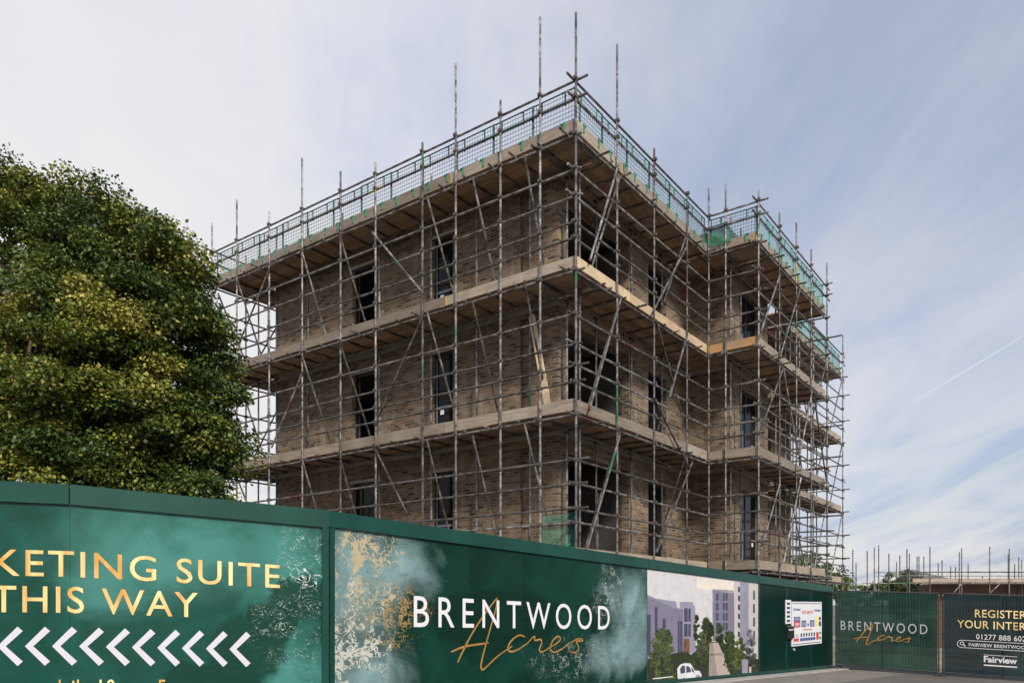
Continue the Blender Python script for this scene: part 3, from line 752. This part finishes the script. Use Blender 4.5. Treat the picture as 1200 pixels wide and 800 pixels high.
m = MB(); text(m, 'daily 10am - 5pm', -.16, 1.13, -.93, .165, 0, 1.02, 0, -.005); m.split_x(); build_h(m, 'lettering', M['gold'], hA, bendA)

# straight run, three sections
def shear(s0):
    return lambda x, y, z: (x, y, z+SL*(x+s0))
HT = 1.08
def section(s0, s1, mat, label, joints, post_step=2.4, low=False):
    p = J+DH*s0; o = hframe('hoarding_section', p, DH, label); fn = shear(s0); L = s1-s0
    js = [0]+joints+[L]
    for a, b in zip(js, js[1:]):
        m = MB(); m.box(a+.0014, b-.0014, 0, .02, HT-2.44+(.14 if low else 0), HT-.03)
        for xx in (a+.03, b-.03, (a+b)/2):
            for q_ in range(6):
                zz_ = HT-.26-.40*q_; m.tube((xx, -.004, zz_), (xx, -.0003, zz_), .0075, 6, 1); build_h(m, 'panel', [mat, M['screw']], o, fn)
    m = MB(); m.box(.003, L-.003, -.035, -.001, HT-.165, HT+.012); m.box(.003, L-.003, -.034, .055, HT+.0125, HT+.02); build_h(m, 'capping', M['hcap'], o, fn)
    if low:
        m = MB(); m.box(.003, L-.003, -.03, .019, HT-2.46, HT-2.31); build_h(m, 'bottom_rail', M['hgreen'], o, fn)
    for x in joints:
        m = MB(); m.box(x-.05, x+.05, .021, .1, HT-2.4, HT-.1); build_h(m, 'post', M['post'], o, fn)
    return o, fn
S1, S2, S3 = 7.35, 12.59, 18.11
h2, f2 = section(0, S1, M['art2'], 'green marbled hoarding section with large white capital letters over bronze handwriting', [1.22, 2.44, 3.66, 4.88, 6.10], low=False)
m = MB(); m.box(.03, .10, -.03, -.001, HT-2.38, HT-.166); build_h(m, 'corner_trim', M['hgreen'], h2, f2)
m = MB(); text(m, 'BRENTWOOD', 1.376, 6.05, -.248, .405, 0, 1.42, .002, -.007); build_h(m, 'lettering', M['white'], h2, f2)
def px_h(x, y):            # photograph pixel laid on the hoarding plane
    dx = x-600; s = (F*2.18+9.07*dx)/(F*DH.x-DH.y*dx); return s, (YH-y)/F*(9.07+DH.y*s)-SL*s
m = MB()
for st_ in ACRES: stroke(m, [px_h(370+x/3, 600+y/3) for x, y in st_], .029, 0, -.0045)
build_h(m, 'handwriting', M['bronze'], h2, f2)

h3, f3 = section(S1, S2, M['hblank'], 'hoarding section printed with a picture of lilac flats, street trees and a white car', [1.31, 2.62, 3.93], low=True)
# the printed street picture, flat layers on the panels
cols = {'sky': (.50,.485,.515), 'wall': (.165,.155,.22), 'wall2': (.235,.22,.30), 'win': (.045,.05,.085), 'roofc': (.22,.21,.30), 'path': (.37,.30,.275), 'leafa': (.045,.07,.018), 'leafb': (.115,.14,.04), 'leafc': (.018,.032,.016), 'leafd': (.09,.10,.05), 'wallb': (.13,.122,.178), 'dusk': (.24,.205,.19), 'car': (.55,.55,.58), 'cream': (.44,.41,.40), 'brown': (.16,.07,.035), 'grass': (.020,.025,.013), 'haze': (.60,.56,.51)}
ck = list(cols); cm = []
for k in ck: cm.append(simple('print_'+k, cols[k], .3, 0, .12, 5))
m = MB()
def poly(pts, c, lay):
    q = [px_h(750+x*150/857, 660+y*140/800) for x, y in pts]
    m.face([(a-S1, -.002-.0012*lay, b) for a, b in q][::-1], ck.index(c))
def rect(x0, y0, x1, y1, c, lay, sk=0.0, sk2=None):
    sk2 = sk if sk2 is None else sk2
    poly([(x0,y0),(x1,y0+sk*(x1-x0)),(x1,y1+sk2*(x1-x0)),(x0,y1)], c, lay)
poly([(48,38),(790,130),(790,742),(48,830)], 'sky', 0)
poly([(380,90),(640,120),(640,200),(380,165)], 'haze', 1)
poly([(48,205),(100,232),(300,320),(310,610),(48,700)], 'wall', 1); poly([(100,232),(215,250),(240,250),(250,300),(300,325)], 'roofc', 1); poly([(48,205),(100,232),(300,320),(300,330),(48,218)], 'roofc', 2)
poly([(265,262),(350,262),(368,292),(372,600),(290,610),(285,330),(265,320)], 'wall2', 2); rect(264,256,352,264,'roofc',3)
for x0, x1, y0, y1 in ((294,318,298,388),(322,338,300,388),(294,318,402,488),(322,338,404,488)): rect(x0,y0,x1,y1,'win',3)
rect(290,500,330,600,'brown',3); rect(296,520,306,560,'win',4)
for x0, x1, y0, y1 in ((48,70,340,610),(98,116,290,470),(150,170,370,450),(252,264,385,600),(268,282,385,600)): rect(x0,y0,x1,y1,'win',2)
poly([(485,180),(500,172),(600,176),(628,190),(632,500),(486,520)], 'wall', 1); rect(484,170,626,178,'roofc',2,.08)
for r_, y in enumerate((198,262,330,395)):
    for x0, x1 in ((508,524),(554,566),(572,586)): rect(x0,y,x1,y+50,'win',2)
poly([(630,118),(670,122),(670,560),(630,520)], 'cream', 2); poly([(668,122),(725,128),(725,600),(668,560)], 'wall2', 2); poly([(698,125),(724,128),(724,600),(698,560)], 'roofc', 3); poly([(726,128),(790,136),(790,700),(726,640)], 'cream', 2)
for y in (150,210,270,330,390,450): poly([(654,y),(668,y+8),(668,y+44),(654,y+36)], 'win', 3)
for y in (180,270,360,450): rect(756,y,768,y+60,'win',3)
poly([(340,610),(420,545),(480,522),(560,530),(640,560),(700,600),(790,640),(790,742),(48,826),(48,640),(300,585)], 'grass', 3)
poly([(462,530),(520,528),(548,590),(606,752),(458,770)], 'path', 5); poly([(484,600),(552,598),(606,752),(540,760)], 'haze', 5) if False else None
def ptree(cx, cy, w_, h_, n, cs, lay):
    subs = []
    for i in range(max(10, n//16)):
        a = rnd(0, 6.283); q = math.sqrt(random.random())*.86; v = q*math.sin(a)
        subs.append((cx+w_*q*math.cos(a)*(.5+.5*(v*.5+.5)), cy+h_*v, rnd(.14, .34)*min(w_, h_*.6)+5, random.choice(cs)))
    for i in range(int(n*3.2)):
        sx_, sy_, sr, c = subs[i % len(subs)]; a = rnd(0, 6.283); q = math.sqrt(random.random())
        x, y = sx_+sr*q*math.cos(a), sy_+sr*q*math.sin(a); s = rnd(2.5, 6.5)
        cc = c if random.random() < .6 else random.choice(cs+['leafd'])
        poly([(x+s*math.cos(b+.3*a)*rnd(.6,1.1), y+s*math.sin(b+.3*a)*rnd(.6,1.1)) for b in (0, 1.25, 2.5, 3.8, 5.0)], cc, lay+(i % 3)*.25)
for k in range(16):
    y0 = 250+k*24; poly([(50,y0-10+k*.8),(306,y0+62-k*3.6),(306,y0+65-k*3.6),(50,y0-7+k*.8)], 'wallb', 1.4)
for k in range(18): rect(488, 200+k*17, 628, 202+k*17, 'wallb', 1.4, .03)
poly([(462,530),(485,529),(520,768),(458,770)], 'dusk', 5.3); poly([(470,600),(560,598),(566,612),(466,616)], 'dusk', 5.3)
ptree(150, 620, 100, 240, 800, ['leafa','leafa','leafb','leafc'], 6.5)
ptree(440, 480, 42, 130, 520, ['leafc','leafa'], 4); ptree(470, 440, 22, 90, 300, ['leafc','leafa'], 4); ptree(380, 430, 22, 100, 260, ['leafc','leafa'], 4); ptree(405, 640, 52, 120, 350, ['leafc','leafa','leafc'], 4.3)
ptree(532, 480, 30, 90, 320, ['leafc','leafa'], 4); ptree(600, 590, 50, 150, 620, ['leafc','leafa','leafa'], 4.6); ptree(668, 610, 48, 125, 480, ['leafa','leafb','leafb'], 6.5); ptree(735, 560, 40, 170, 260, ['roofc','leafc','wall'], 5.2)
ptree(410, 560, 46, 120, 260, ['leafa','leafc','leafd'], 4.4); ptree(345, 700, 60, 40, 150, ['leafa','leafd','leafc'], 4.6); ptree(590, 500, 30, 70, 120, ['leafc','leafa'], 4.2); ptree(620, 680, 50, 60, 200, ['leafa','leafd','leafc'], 4.8); ptree(120, 760, 60, 50, 200, ['leafa','leafc'], 5); ptree(300, 625, 60, 40, 60, ['leafc','leafa'], 4); ptree(330, 660, 70, 22, 50, ['leafa','leafc'], 5)
rect(680,640,720,740,'wall2',7.5); rect(728,690,742,738,'cream',7.5); rect(762,680,782,730,'leafc',7.5)
# small white car in the picture
poly([(246,700),(268,672),(300,664),(335,668),(356,700),(362,715),(395,716),(410,745),(400,776),(350,784),(262,790),(248,760)], 'car', 8)
poly([(264,705),(276,684),(298,682),(298,730),(268,736)], 'win', 9); poly([(306,730),(306,684),(326,688),(340,716),(334,726)], 'win', 9); poly([(338,690),(352,706),(362,730),(346,722)], 'win', 9)
for cx_, cy_, rr in ((290,782,20),(384,764,22)): poly([(cx_+rr*.8*math.cos(b*.6283), cy_+rr*math.sin(b*.6283)) for b in range(10)], 'roofc', 9)
poly([(82,766),(215,752),(215,758),(82,773)], 'car', 9.5)
o = m.build('printed_picture', cm, h3, fn=f3, dz=-h3['zb'])

h4, f4 = section(S2, S3, M['hblank'], 'plain dark green hoarding section carrying the white site safety board', [1.83, 3.66], low=True)
for x in (.05, 1.80, 3.63, 5.44):
    m = MB(); m.box(x, x+.06, -.012, -.001, HT-2.3, HT-.167); build_h(m, 'cover_strip', M['hgreen'], h4, f4)
for x, z in ((2.35, -.72), (2.30, -.55)):
    m = MB(); m.tube((x, -.03, z), (x, -.0005, z), .035, 8); build_h(m, 'bolt_plate', M['alu'], h4, f4)

# the safety board, notice strip and letter box hung on it
def hung(name, cat, label, x, y):
    s, z = px_h(x, y); p = J+DH*s; zz = z+SL*s
    o = empty(name, (p.x+NH.x*.013, p.y+NH.y*.013, E+zz), math.atan2(DH.y, DH.x)); tag(o, label, cat); return o, s, z
o, s0, z0 = hung('safety_sign', 'sign', 'white site safety board with blue, red and yellow panels on dark green hoarding', 927, 757)
def lay(m, x0, y0, x1, y1, mi, k=1, of=(900, 690), sc_=.1):
    a, za = px_h(of[0]+x0*sc_, of[1]+y0*sc_); b, zb = px_h(of[0]+x1*sc_, of[1]+y1*sc_)
    y = -.012-.003*k
    za += SL*a; zb += SL*b; sl = SL
    m.face([(a-s0, y, zb-z0s+0*sl), (b-s0, y, zb-z0s), (b-s0, y, za-z0s), (a-s0, y, za-z0s)], mi)
z0s = z0+SL*s0
m = MB(); a, _ = px_h(927, 740); b, _ = px_h(962, 740); zt = px_h(945, 705)[1]+SL*(s0+.9)-z0s
m.box(0, b-a, -.010, .010, 0, zt); m.build('board', M['white'], o)
BW = b-a; BH = zt
PM = [M['blue'], M['red'], M['yellow'], M['green'], M['navy'], M['alu']]
m = MB()
def fr(x0, z0_, x1, z1, mi, k=1): m.face([(x0*BW, -.010-.003*k, z0_*BH), (x1*BW, -.010-.003*k, z0_*BH), (x1*BW, -.010-.003*k, z1*BH), (x0*BW, -.010-.003*k, z1*BH)], mi)
fr(.02,.955,.98,.968,4); fr(.02,.03,.98,.045,4)
fr(.06,.56,.26,.66,0); fr(.06,.42,.26,.56,1); fr(.30,.42,.46,.57,0); fr(.58,.42,.74,.57,0); fr(.78,.42,.86,.56,2); fr(.89,.42,.97,.53,0); fr(.50,.44,.54,.50,4); fr(.79,.58,.85,.66,2); fr(.90,.56,.96,.64,4)
fr(.05,.10,.22,.17,1); fr(.05,.18,.12,.27,5); fr(.14,.18,.21,.27,5)
for i in range(6): fr(.26+.087*i,.10,.335+.087*i,.17,0); fr(.275+.087*i,.20,.32+.087*i,.28,4)
fr(.80,.10,.89,.28,1); fr(.91,.10,.97,.17,3); fr(.91,.23,.97,.28,3)
for i in range(5): fr(.08,.58+.014*i,.24,.587+.014*i,5,2); fr(.31,.44+.022*i,.45,.450+.022*i,5,2); fr(.59,.44+.022*i,.73,.450+.022*i,5,2)
fr(.10,.44,.22,.45,5,2); fr(.10,.47,.22,.52,5,2)
m.build('pictograms', PM, o)
m = MB()
text(m, 'Fairview', .05*BW, .27*BW, .80*BH, .060*BH, 0, 1, .02, -.014); m.build('lettering', M['blue'], o); m = MB(); text(m, 'Fairview', .74*BW, .96*BW, .77*BH, .060*BH, 0, 1, .02, -.014)
m.build('lettering', M['blue'], o)
m = MB(); text(m, 'SITE SAFETY', .32*BW, .70*BW, .72*BH, .075*BH, 0, 1, .01, -.014); m.build('lettering', M['red'], o); m = MB(); fr(.36,.345,.66,.365,0); m.build('heading_line', M['red'], o)
o, s0, z0 = hung('notice_strip', 'notice', 'narrow white notice strip beside the safety board above the black letter box', 920, 730.5)
a, za = px_h(920, 731); b, zb = px_h(926.3, 703); zz = zb+SL*b-(za+SL*a); ww = b-a
m = MB(); m.box(0, ww, -.004, .010, 0, zz); m.build('strip', M['white'], o)
m = MB()
for i in range(5): m.face([(ww*.2, -.006, zz*(.08+.18*i)), (ww*.8, -.006, zz*(.08+.18*i)), (ww*.8, -.006, zz*(.17+.18*i)), (ww*.2, -.006, zz*(.17+.18*i))])
m.build('printed_marks', M['navy'], o)
o, s0, z0 = hung('letter_box', 'letter box', 'small black letter box fixed to the green hoarding under the notice strip', 920, 748)
a, za = px_h(920.5, 748); b, zb = px_h(928, 732); zz = zb+SL*b-(za+SL*a); ww = b-a
m = MB(); m.box(0, ww, -.06, .010, 0, zz*.86); m.face([(0,-.06,zz*.861),(ww,-.06,zz*.861),(ww,.010,zz),(0,.010,zz)]); m.face([(0,-.06,zz*.861),(0,.010,zz),(0,.010,zz*.86)]); m.face([(ww,-.06,zz*.861),(ww,.010,zz*.86),(ww,.010,zz)])
m.build('body', M['black'], o)
m = MB(); m.box(ww*.12, ww*.88, -.067, -.061, zz*.62, zz*.72); m.build('slot', M['alu'], o)

# ------------------------------------------------------------------ mesh fence on the right
FA = Vector((9.56, 22.86)); FB = Vector((13.46, 20.3)); DF = (FB-FA).normalized(); SF = (.233-.405)/(FB-FA).length
def px_f(x, y):
    ux = (x-600)/F; s = (FA.x-ux*FA.y)/(ux*DF.y-DF.x); return s, (YH-y)/F*(FA.y+DF.y*s)-SF*s
fsh = lambda x, y, z: (x, y, z)
def fence(x0, x1, banner, label, pm):
    p = FA+DF*x0; o = empty('fence_panel', (p.x, p.y, E+gz(p.x, p.y)), math.atan2(DF.y, DF.x)); tag(o, label, 'fence', 'mesh fence panels beside the hoarding'); zb = gz(p.x, p.y); o['zb'] = zb
    L = x1-x0; T, B = .405, -1.84; fn = lambda x, y, z: (x, y, z+SF*(x+x0))
    def bh(m, n, mt): return m.build(n, mt, o, fn=fn, dz=-zb)
    m = MB(); r = .021
    for x in (.03, L-.03): m.tube((x,0,B-.02),(x,0,T), r, 8)
    m.tube((.03,0,T),(L-.03,0,T), r, 8); m.tube((.03,0,B+.06),(L-.03,0,B+.06), r, 8); m.tube((pm,0,B+.06),(pm,0,T), .027, 8)
    bh(m, 'frame', M['fencesteel'])
    m = MB(); n = int(L/.075)
    for i in range(1, n): m.tube((L*i/n,-.044,B+.06),(L*i/n,-.044,T), .0035, 4, cap=False)
    for z in (-1.3, -.7, -.15): m.tube((.03,-.047,z),(L-.03,-.047,z), .0035, 4, cap=False)
    bh(m, 'wire_mesh', M['fencesteel'])
    m = MB(); N = 26; Hn = 8
    def q(i, j): x = .06+(L-.12)*i/N; z = B+.09+(T-.03-B-.09)*j/Hn; return (x, -.034+.006*math.sin(x*5+z*3)*math.sin(math.pi*j/Hn), z)
    for i in range(N):
        for j in range(Hn): m.face([q(i,j), q(i+1,j), q(i+1,j+1), q(i,j+1)])
    b = bh(m, 'printed_banner', M[banner])
    m = MB()
    for k in range(5): m.tube((.03+(L-.06)*k/4, -.02, T-.05), (.03+(L-.06)*k/4, .03, T-.05), .012, 6)
    bh(m, 'cable_ties', M['white'])
    for x in (.03, L-.03):
        m = MB(); m.box(x-.10, x+.10, -.33, .33, B-.10, B-.0); m.box(x-.07, x+.07, -.27, .27, B+.0005, B+.02); bh(m, 'foot', M['rubber'])
    return o, bh
s1 = px_f(1101.5, 720)[0]; s2 = px_f(1103.5, 720)[0]; L2 = s1
p1, b1 = fence(.0, s1, 'banner_green', 'fence panel with dark green printed mesh, white capitals and gold handwriting', px_f(1034, 720)[0])
m = MB(); xa, za = px_f(985.5, 738.5); xb, zb_ = px_f(1087, 738.5); text(m, 'BRENTWOOD', xa, xb, za+.03, .265, 0, 1.35, .004, -.048); b1(m, 'lettering', M['dimwhite'])
m = MB(); A0 = px_f(1000.5, 745); A1 = px_f(1068, 745)
for st_ in ACRES: stroke(m, [(A0[0]+(x-475)/467*(A1[0]-A0[0]), A0[1]-.06+(492-y)/192*.47-.02) for x, y in st_], .032, 0, -.051)
b1(m, 'handwriting', M['bronze'])
p2, b2 = fence(s2, s2+2.9, 'banner_navy', 'fence panel with dark navy printed mesh, gold heading and white telephone number', px_f(1175, 720)[0]-s2)
def f2x(x): return px_f(x, 720)[0]-s2
def z2(x, y): return px_f(x, y)[1]
kx = f2x(1167)-f2x(1142.6)
m = MB(); text(m, 'REGISTER', f2x(1142.6), f2x(1142.6)+kx*2.42, z2(1170, 723.5), .20, 0, 1.08, .008, -.048); b2(m, 'lettering', M['goldw']); m = MB()
text(m, 'YOUR INTEREST', f2x(1122), f2x(1122)+kx*4.15, z2(1160, 736.3), .20, 0, 1.08, .008, -.048); b2(m, 'lettering', M['goldw'])
m = MB(); text(m, '01277 888 602', f2x(1144), f2x(1144)+kx*2.34, z2(1160, 749), .135, 0, 1.05, .006, -.048); b2(m, 'lettering', M['white']); m = MB()
text(m, 'FAIRVIEW BRENTWOOD', f2x(1135.5), f2x(1135.5)+kx*2.85, z2(1160, 757.8), .085, 0, 1.05, .008, -.048); b2(m, 'lettering', M['white']); m = MB()
text(m, 'Fairview', f2x(1153), f2x(1192), z2(1172, 776), .155, 0, 1.0, .03, -.048)
b2(m, 'lettering', M['white']); m = MB(); xa, xb = f2x(1153), f2x(1192); zc = z2(1172, 779); m.face([(xa,-.048,zc-.035),(xb,-.048,zc-.035),(xb,-.048,zc),(xa,-.048,zc)]); m.face([(xa,-.048,zc+.25),(xb,-.048,zc+.25),(xb,-.048,zc+.262),(xa,-.048,zc+.262)])
b2(m, 'rule_lines', M['white']); m = MB(); x0, x1_ = f2x(1122), f2x(1122)+kx*3.75; zc = z2(1160, 755.6); hh_ = .10
pts = [(x1_, zc+hh_), (x0+hh_, zc+hh_)]+[(x0+hh_+hh_*math.cos(a), zc+hh_*math.sin(a)) for a in [math.pi/2+math.pi*i/10 for i in range(1, 10)]]+[(x0+hh_, zc-hh_), (x1_, zc-hh_)]
for a, b in zip(pts, pts[1:]):
    d = (Vector(b)-Vector(a)).normalized()*.0; nn = Vector((-(b[1]-a[1]), b[0]-a[0])).normalized()*.007
    m.face([(a[0]-nn.x,-.048,a[1]-nn.y),(b[0]-nn.x,-.048,b[1]-nn.y),(b[0]+nn.x,-.048,b[1]+nn.y),(a[0]+nn.x,-.048,a[1]+nn.y)])
b2(m, 'search_outline', M['white']); m = MB(); c = (f2x(1127.5), zc+.015)
for i in range(12):
    a, b = i/12*6.2832, (i+1)/12*6.2832
    m.face([(c[0]+.034*math.cos(a),-.048,c[1]+.034*math.sin(a)),(c[0]+.034*math.cos(b),-.048,c[1]+.034*math.sin(b)),(c[0]+.050*math.cos(b),-.048,c[1]+.050*math.sin(b)),(c[0]+.050*math.cos(a),-.048,c[1]+.050*math.sin(a))])
stroke(m, [(c[0]+.03, c[1]-.03), (c[0]+.085, c[1]-.085)], .028, 0, -.048, 0); b2(m, 'magnifier_symbol', M['white'])

# ------------------------------------------------------------------ trees
def foliage(lobes, n_clump, per, leaf, seed, flat=.6, cs=(.35,.6)):
    """leaf-sized faces in drooping sprays over and inside a set of lobes (cx,cy,cz,rx,ry,rz,share,tone)"""
    rg = random.Random(seed); m = MB(); tips = []
    tot = sum(l[6] for l in lobes)
    for (cx_, cy_, cz_, rx, ry, rz, sh, tone) in lobes:
        for _ in range(int(n_clump*sh/tot)):
            while True:
                v = Vector((rg.gauss(0,1), rg.gauss(0,1), rg.gauss(0,1)))
                if v.length > .1: break
            v.normalize(); k = rg.choice((rg.uniform(.78, 1.08), rg.uniform(.78, 1.08), rg.uniform(.90, 1.10), rg.uniform(.35, .8)))
            c = Vector((cx_+v.x*rx*k, cy_+v.y*ry*k, cz_+v.z*rz*k)); s = rg.uniform(*cs); tips.append((c, cx_, cy_, cz_)); ct = rg.gauss(0, .15)+tone
            out = Vector((v.x, v.y, v.z*.5+.15)).normalized()
            for _ in range(per):
                u = Vector((rg.gauss(0,1), rg.gauss(0,1), rg.gauss(0,1))).normalized()*(rg.random()**.45)
                p = c+Vector((u.x*s, u.y*s, u.z*s*flat-.25*s*(u.x*u.x+u.y*u.y)))
                d = Vector((out.x*.5+u.x*.8+rg.gauss(0,.45), out.y*.5+u.y*.8+rg.gauss(0,.45), -.45+rg.gauss(0,.5))).normalized()
                w_ = d.cross(Vector((rg.gauss(0,.5), rg.gauss(0,.5), 1))).normalized()
                L = leaf*rg.uniform(.65, 1.25); W = L*rg.uniform(.30, .44); nn = d.cross(w_)
                m.tint = min(1, max(0, ct+rg.gauss(0,.13)+(.26 if rg.random() < .10 else 0)))
                a = p; b = p+d*L
                m.face([a, p+d*L*.45+w_*W+nn*L*.08, b, p+d*L*.45-w_*W+nn*L*.08])
    return m, tips
def tree(name, X, Y, lobes, n, per, leaf, seed, label, cat, mat, trunk_r=.22, group=None, limbs=40, cs=(.35,.6), flat=.6):
    z0 = gz(X, Y)+E; o = empty(name, (X, Y, z0)); tag(o, label, cat, group)
    lo = [(a-X, b-Y, c+E-z0, *r) for a, b, c, *r in lobes]
    m, tips = foliage(lo, n, per, leaf, seed, flat, cs); m.build('crown', mat, o)
    rg = random.Random(seed); t = MB(); h = max(l[2] for l in lo)
    prev = Vector((0,0,-.1)); rr = trunk_r
    pts = [prev]
    for i in range(1, 7):
        q = Vector((rg.gauss(0,.05)*i, rg.gauss(0,.05)*i, h*i/6.5)); r2 = trunk_r*(1-.13*i); t.tube(prev, q, rr, 10, r2=r2, cap=False); prev = q; rr = r2; pts.append(q)
    t.build('trunk', M['bark'], o, smooth=True)
    b = MB()
    for c, a0, a1, a2 in rg.sample(tips, min(limbs, len(tips))):
        s = pts[rg.randrange(2, 7)]; mid_ = s.lerp(c, .5)+Vector((rg.gauss(0,.15), rg.gauss(0,.15), .2)); s0_ = trunk_r*.32
        b.tube(s, mid_, s0_, 6, r2=s0_*.6, cap=False); b.tube(mid_, c, s0_*.6, 6, r2=.012, cap=False)
    b.build('limbs', M['bark'], o, smooth=True)
    return o
def at(x, y, Y): return ((x-600)/F*Y, Y, (YH-y)/F*Y)
def lobe(x, y, Y, rpx, rpy, ry, sh, tone):
    a = at(x, y, Y); k = Y/F; return (*a, rpx*k, ry, rpy*k, sh, tone)
TLB = [lobe(98,272,15.5,48,42,1.1,.45,.50), lobe(118,238,15.3,26,22,.5,.14,.52), lobe(52,236,15.6,24,20,.5,.12,.46), lobe(168,270,15.2,26,20,.5,.14,.55), lobe(214,316,15.0,24,20,.5,.13,.50), lobe(238,372,14.9,24,22,.5,.13,.46), lobe(252,448,14.8,24,22,.5,.13,.44), lobe(250,510,14.7,24,20,.5,.12,.46), lobe(6,203,15.4,26,18,.5,.10,0.45), lobe(95,335,15.6,112,112,1.9,1.5,0.45), lobe(146,352,15.2,88,86,1.7,1.2,0.47), lobe(178,430,15.0,74,96,1.6,1.3,0.43), lobe(190,515,14.8,66,92,1.6,1.2,0.39), lobe(120,490,15.0,120,120,1.8,1.5,0.37),
       lobe(20,330,15.8,110,100,1.8,1.2,0.43), lobe(60,445,13.7,115,112,1.4,2.2,0.59), lobe(20,560,13.9,120,90,1.4,1.2,0.43), lobe(-5,212,15.4,30,24,.6,.16,0.43), lobe(160,570,14.9,70,40,1.4,.9,0.37), lobe(234,572,14.6,44,52,1.0,.5,0.37), lobe(-90,430,15.5,120,150,1.8,1.6,0.35)]
TX, TY, _ = at(70, 500, 15.2)
tree('lime_tree', TX, TY, TLB, 860, 370, .082, 11, 'big leafy lime tree with yellow-green clusters rising behind the green hoarding', 'tree', M['leaf'], .28, None, 60, (.34,.68), .46)
X, Y, Z = at(958, 672, 46); tree('bushy_tree', X, Y, [lobe(945,672,46,30,22,1.6,1,.5), lobe(968,680,46,26,18,1.3,1,.5)], 90, 60, .16, 21, 'bushy green tree seen under the far scaffold decks at the end of the hoarding', 'tree', M['leaf2'], .15, 'trees beyond the site', 12, (.3,.55))
X, Y, Z = at(1056, 690, 52); tree('bushy_tree', X, Y, [lobe(1056,686,52,18,19,1.2,1,.55), lobe(1046,692,52,14,14,1.0,.6,.5)], 80, 60, .14, 22, 'rounded green tree above the fence at the left end of the distant scaffold', 'tree', M['leaf2'], .13, 'trees beyond the site', 10, (.25,.45))
X, Y, Z = at(1006, 700, 58); tree('shrub', X, Y, [lobe(996,694,58,20,12,1.2,1,.45), lobe(1022,695,58,20,12,1.2,1,.5)], 60, 60, .16, 23, 'low green shrub just above the fence between the two scaffolds', 'shrub', M['leaf2'], .08, None, 8, (.25,.45))

# ------------------------------------------------------------------ second site, far right
YB = 50.0
bx0, _, bz = at(1066, 690, YB); bx1 = at(1300, 690, YB)[0]
hs = empty('brick_house', ((bx0+bx1)/2, YB+3, E+gz(bx0, YB))); tag(hs, 'low unfinished brick house behind the distant scaffold on the right', 'house')
zb = gz(bx0, YB); cxx = (bx0+bx1)/2
xl = at(1067,0,YB+4)[0]-cxx+.1
def hb(m, n, mt): return m.build(n, mt, hs, dz=-zb)
m = MB(); m.box(xl, bx1-cxx, -1.6, -1.3, zb-1, at(0,683,YB)[2]); m.box(xl, xl+.3, -1.299, 4, zb-1, at(0,683,YB)[2]); m.box(xl, bx1-cxx, 4.001, 4.3, zb-1, at(0,683,YB)[2]); hb(m, 'wall', M['brownwall'])
m = MB(); zt = at(0,667,YB+4)[2]; ze = at(0,682,YB+4)[2]; xa = at(1067,0,YB+4)[0]-cxx; xb = at(1100,0,YB+4)[0]-cxx
m.face([(xa,-1.7,ze),(xb,-1.7,ze),(xa+.35,1.2,zt),(xa,1.2,zt)]); m.face([(xa,1.2,zt),(xa+.35,1.2,zt),(xb,4.1,ze),(xa,4.1,ze)]); m.face([(xa,-1.7,ze),(xa,1.2,zt),(xa,4.1,ze)])
m.face([(xb,-1.7,ze),(xb,4.1,ze),(xa+.35,1.2,zt)]); hb(m, 'roof', M['slate'])
s2c = empty('scaffold', (bx0, YB, E+zb)); tag(s2c, 'distant low scaffold with bare poles rising above the mesh fence on the right', 'scaffold')
def sb2(m, n, mt): return m.build(n, mt, s2c, dz=-zb, smooth=False)
xs = [175,192,250,287,310,363,403,420,457,470,510,520,545,577,620,640,685,710,730,742,776,850,888,985,990,1018,1040,1055,1085,1110,1150,1190]
ys = [105,175,112,95,83,125,170,135,100,125,142,140,142,90,175,160,190,195,118,98,178,240,90,130,100,178,143,158,120,95,140,100]
for i, (x, y) in enumerate(zip(xs, ys)):
    d = YB+(0 if y < 128 else 1.3 if y < 160 else 5.8); a = at(960+x/4.446, 620+y/4.446, d)
    m = MB(); m.tube((a[0]-bx0, d-YB, gz(a[0], d)), (a[0]-bx0, d-YB, a[2]), .034, 6); sb2(m, 'standard', M['tube'])
dk = at(0, 681, YB)[2]
m = MB(); m.box(.2, bx1-bx0, .06, 1.25, dk-.06, dk); sb2(m, 'board_platform', M['deck_x'])
for k in range(4):
    m = MB(); a = .2+k*(bx1-bx0-.2)/4; m.box(a+.01, a+(bx1-bx0-.2)/4-.01, .02, .058, dk-.05, dk+.2); sb2(m, 'toe_board', M['toe_x'])
for z in (669.5, 674.2):
    m = MB(); zz_ = at(0, z, YB)[2]; m.tube((-1.0 if z > 672 else .5, .05, zz_), (bx1-bx0, .05, zz_), .028, 6); sb2(m, 'guard_rail', M['tube'])
    m = MB(); m.tube((.5, 5.8, zz_+.2), (bx1-bx0, 5.8, zz_+.2), .028, 6); sb2(m, 'guard_rail', M['tube'])
for a, b in (((1117,694),(1126,684)), ((1160,694),(1172,683))):
    a, b = at(*a, YB), at(*b, YB); m = MB(); m.tube((a[0]-bx0, -.05, a[2]), (b[0]-bx0, -.05, b[2]), .03, 6); sb2(m, 'diagonal_brace', M['tube'])
m = MB(); m.tube((-3, .05, dk-.12), (bx1-bx0, .05, dk-.12), .028, 6); sb2(m, 'ledger', M['tube'])
# rough ground behind the fence
m = MB(); N = 14; P4 = {}
for i in range(N+1):
    for j in range(6):
        X = 11+20*i/N; Y = 25.5+12*j/5-(X-11)*.1; h = (.0 if i in (0, N) or j in (0, 5) else rnd(.1, .55)); P4[i,j] = (X, Y, gz(X, Y)+E+.006+h)
for i in range(N):
    for j in range(5): m.face([P4[i,j], P4[i+1,j], P4[i+1,j+1], P4[i,j+1]])
tag(m.build('earth_mound', M['earth'], smooth=True), kind='structure')
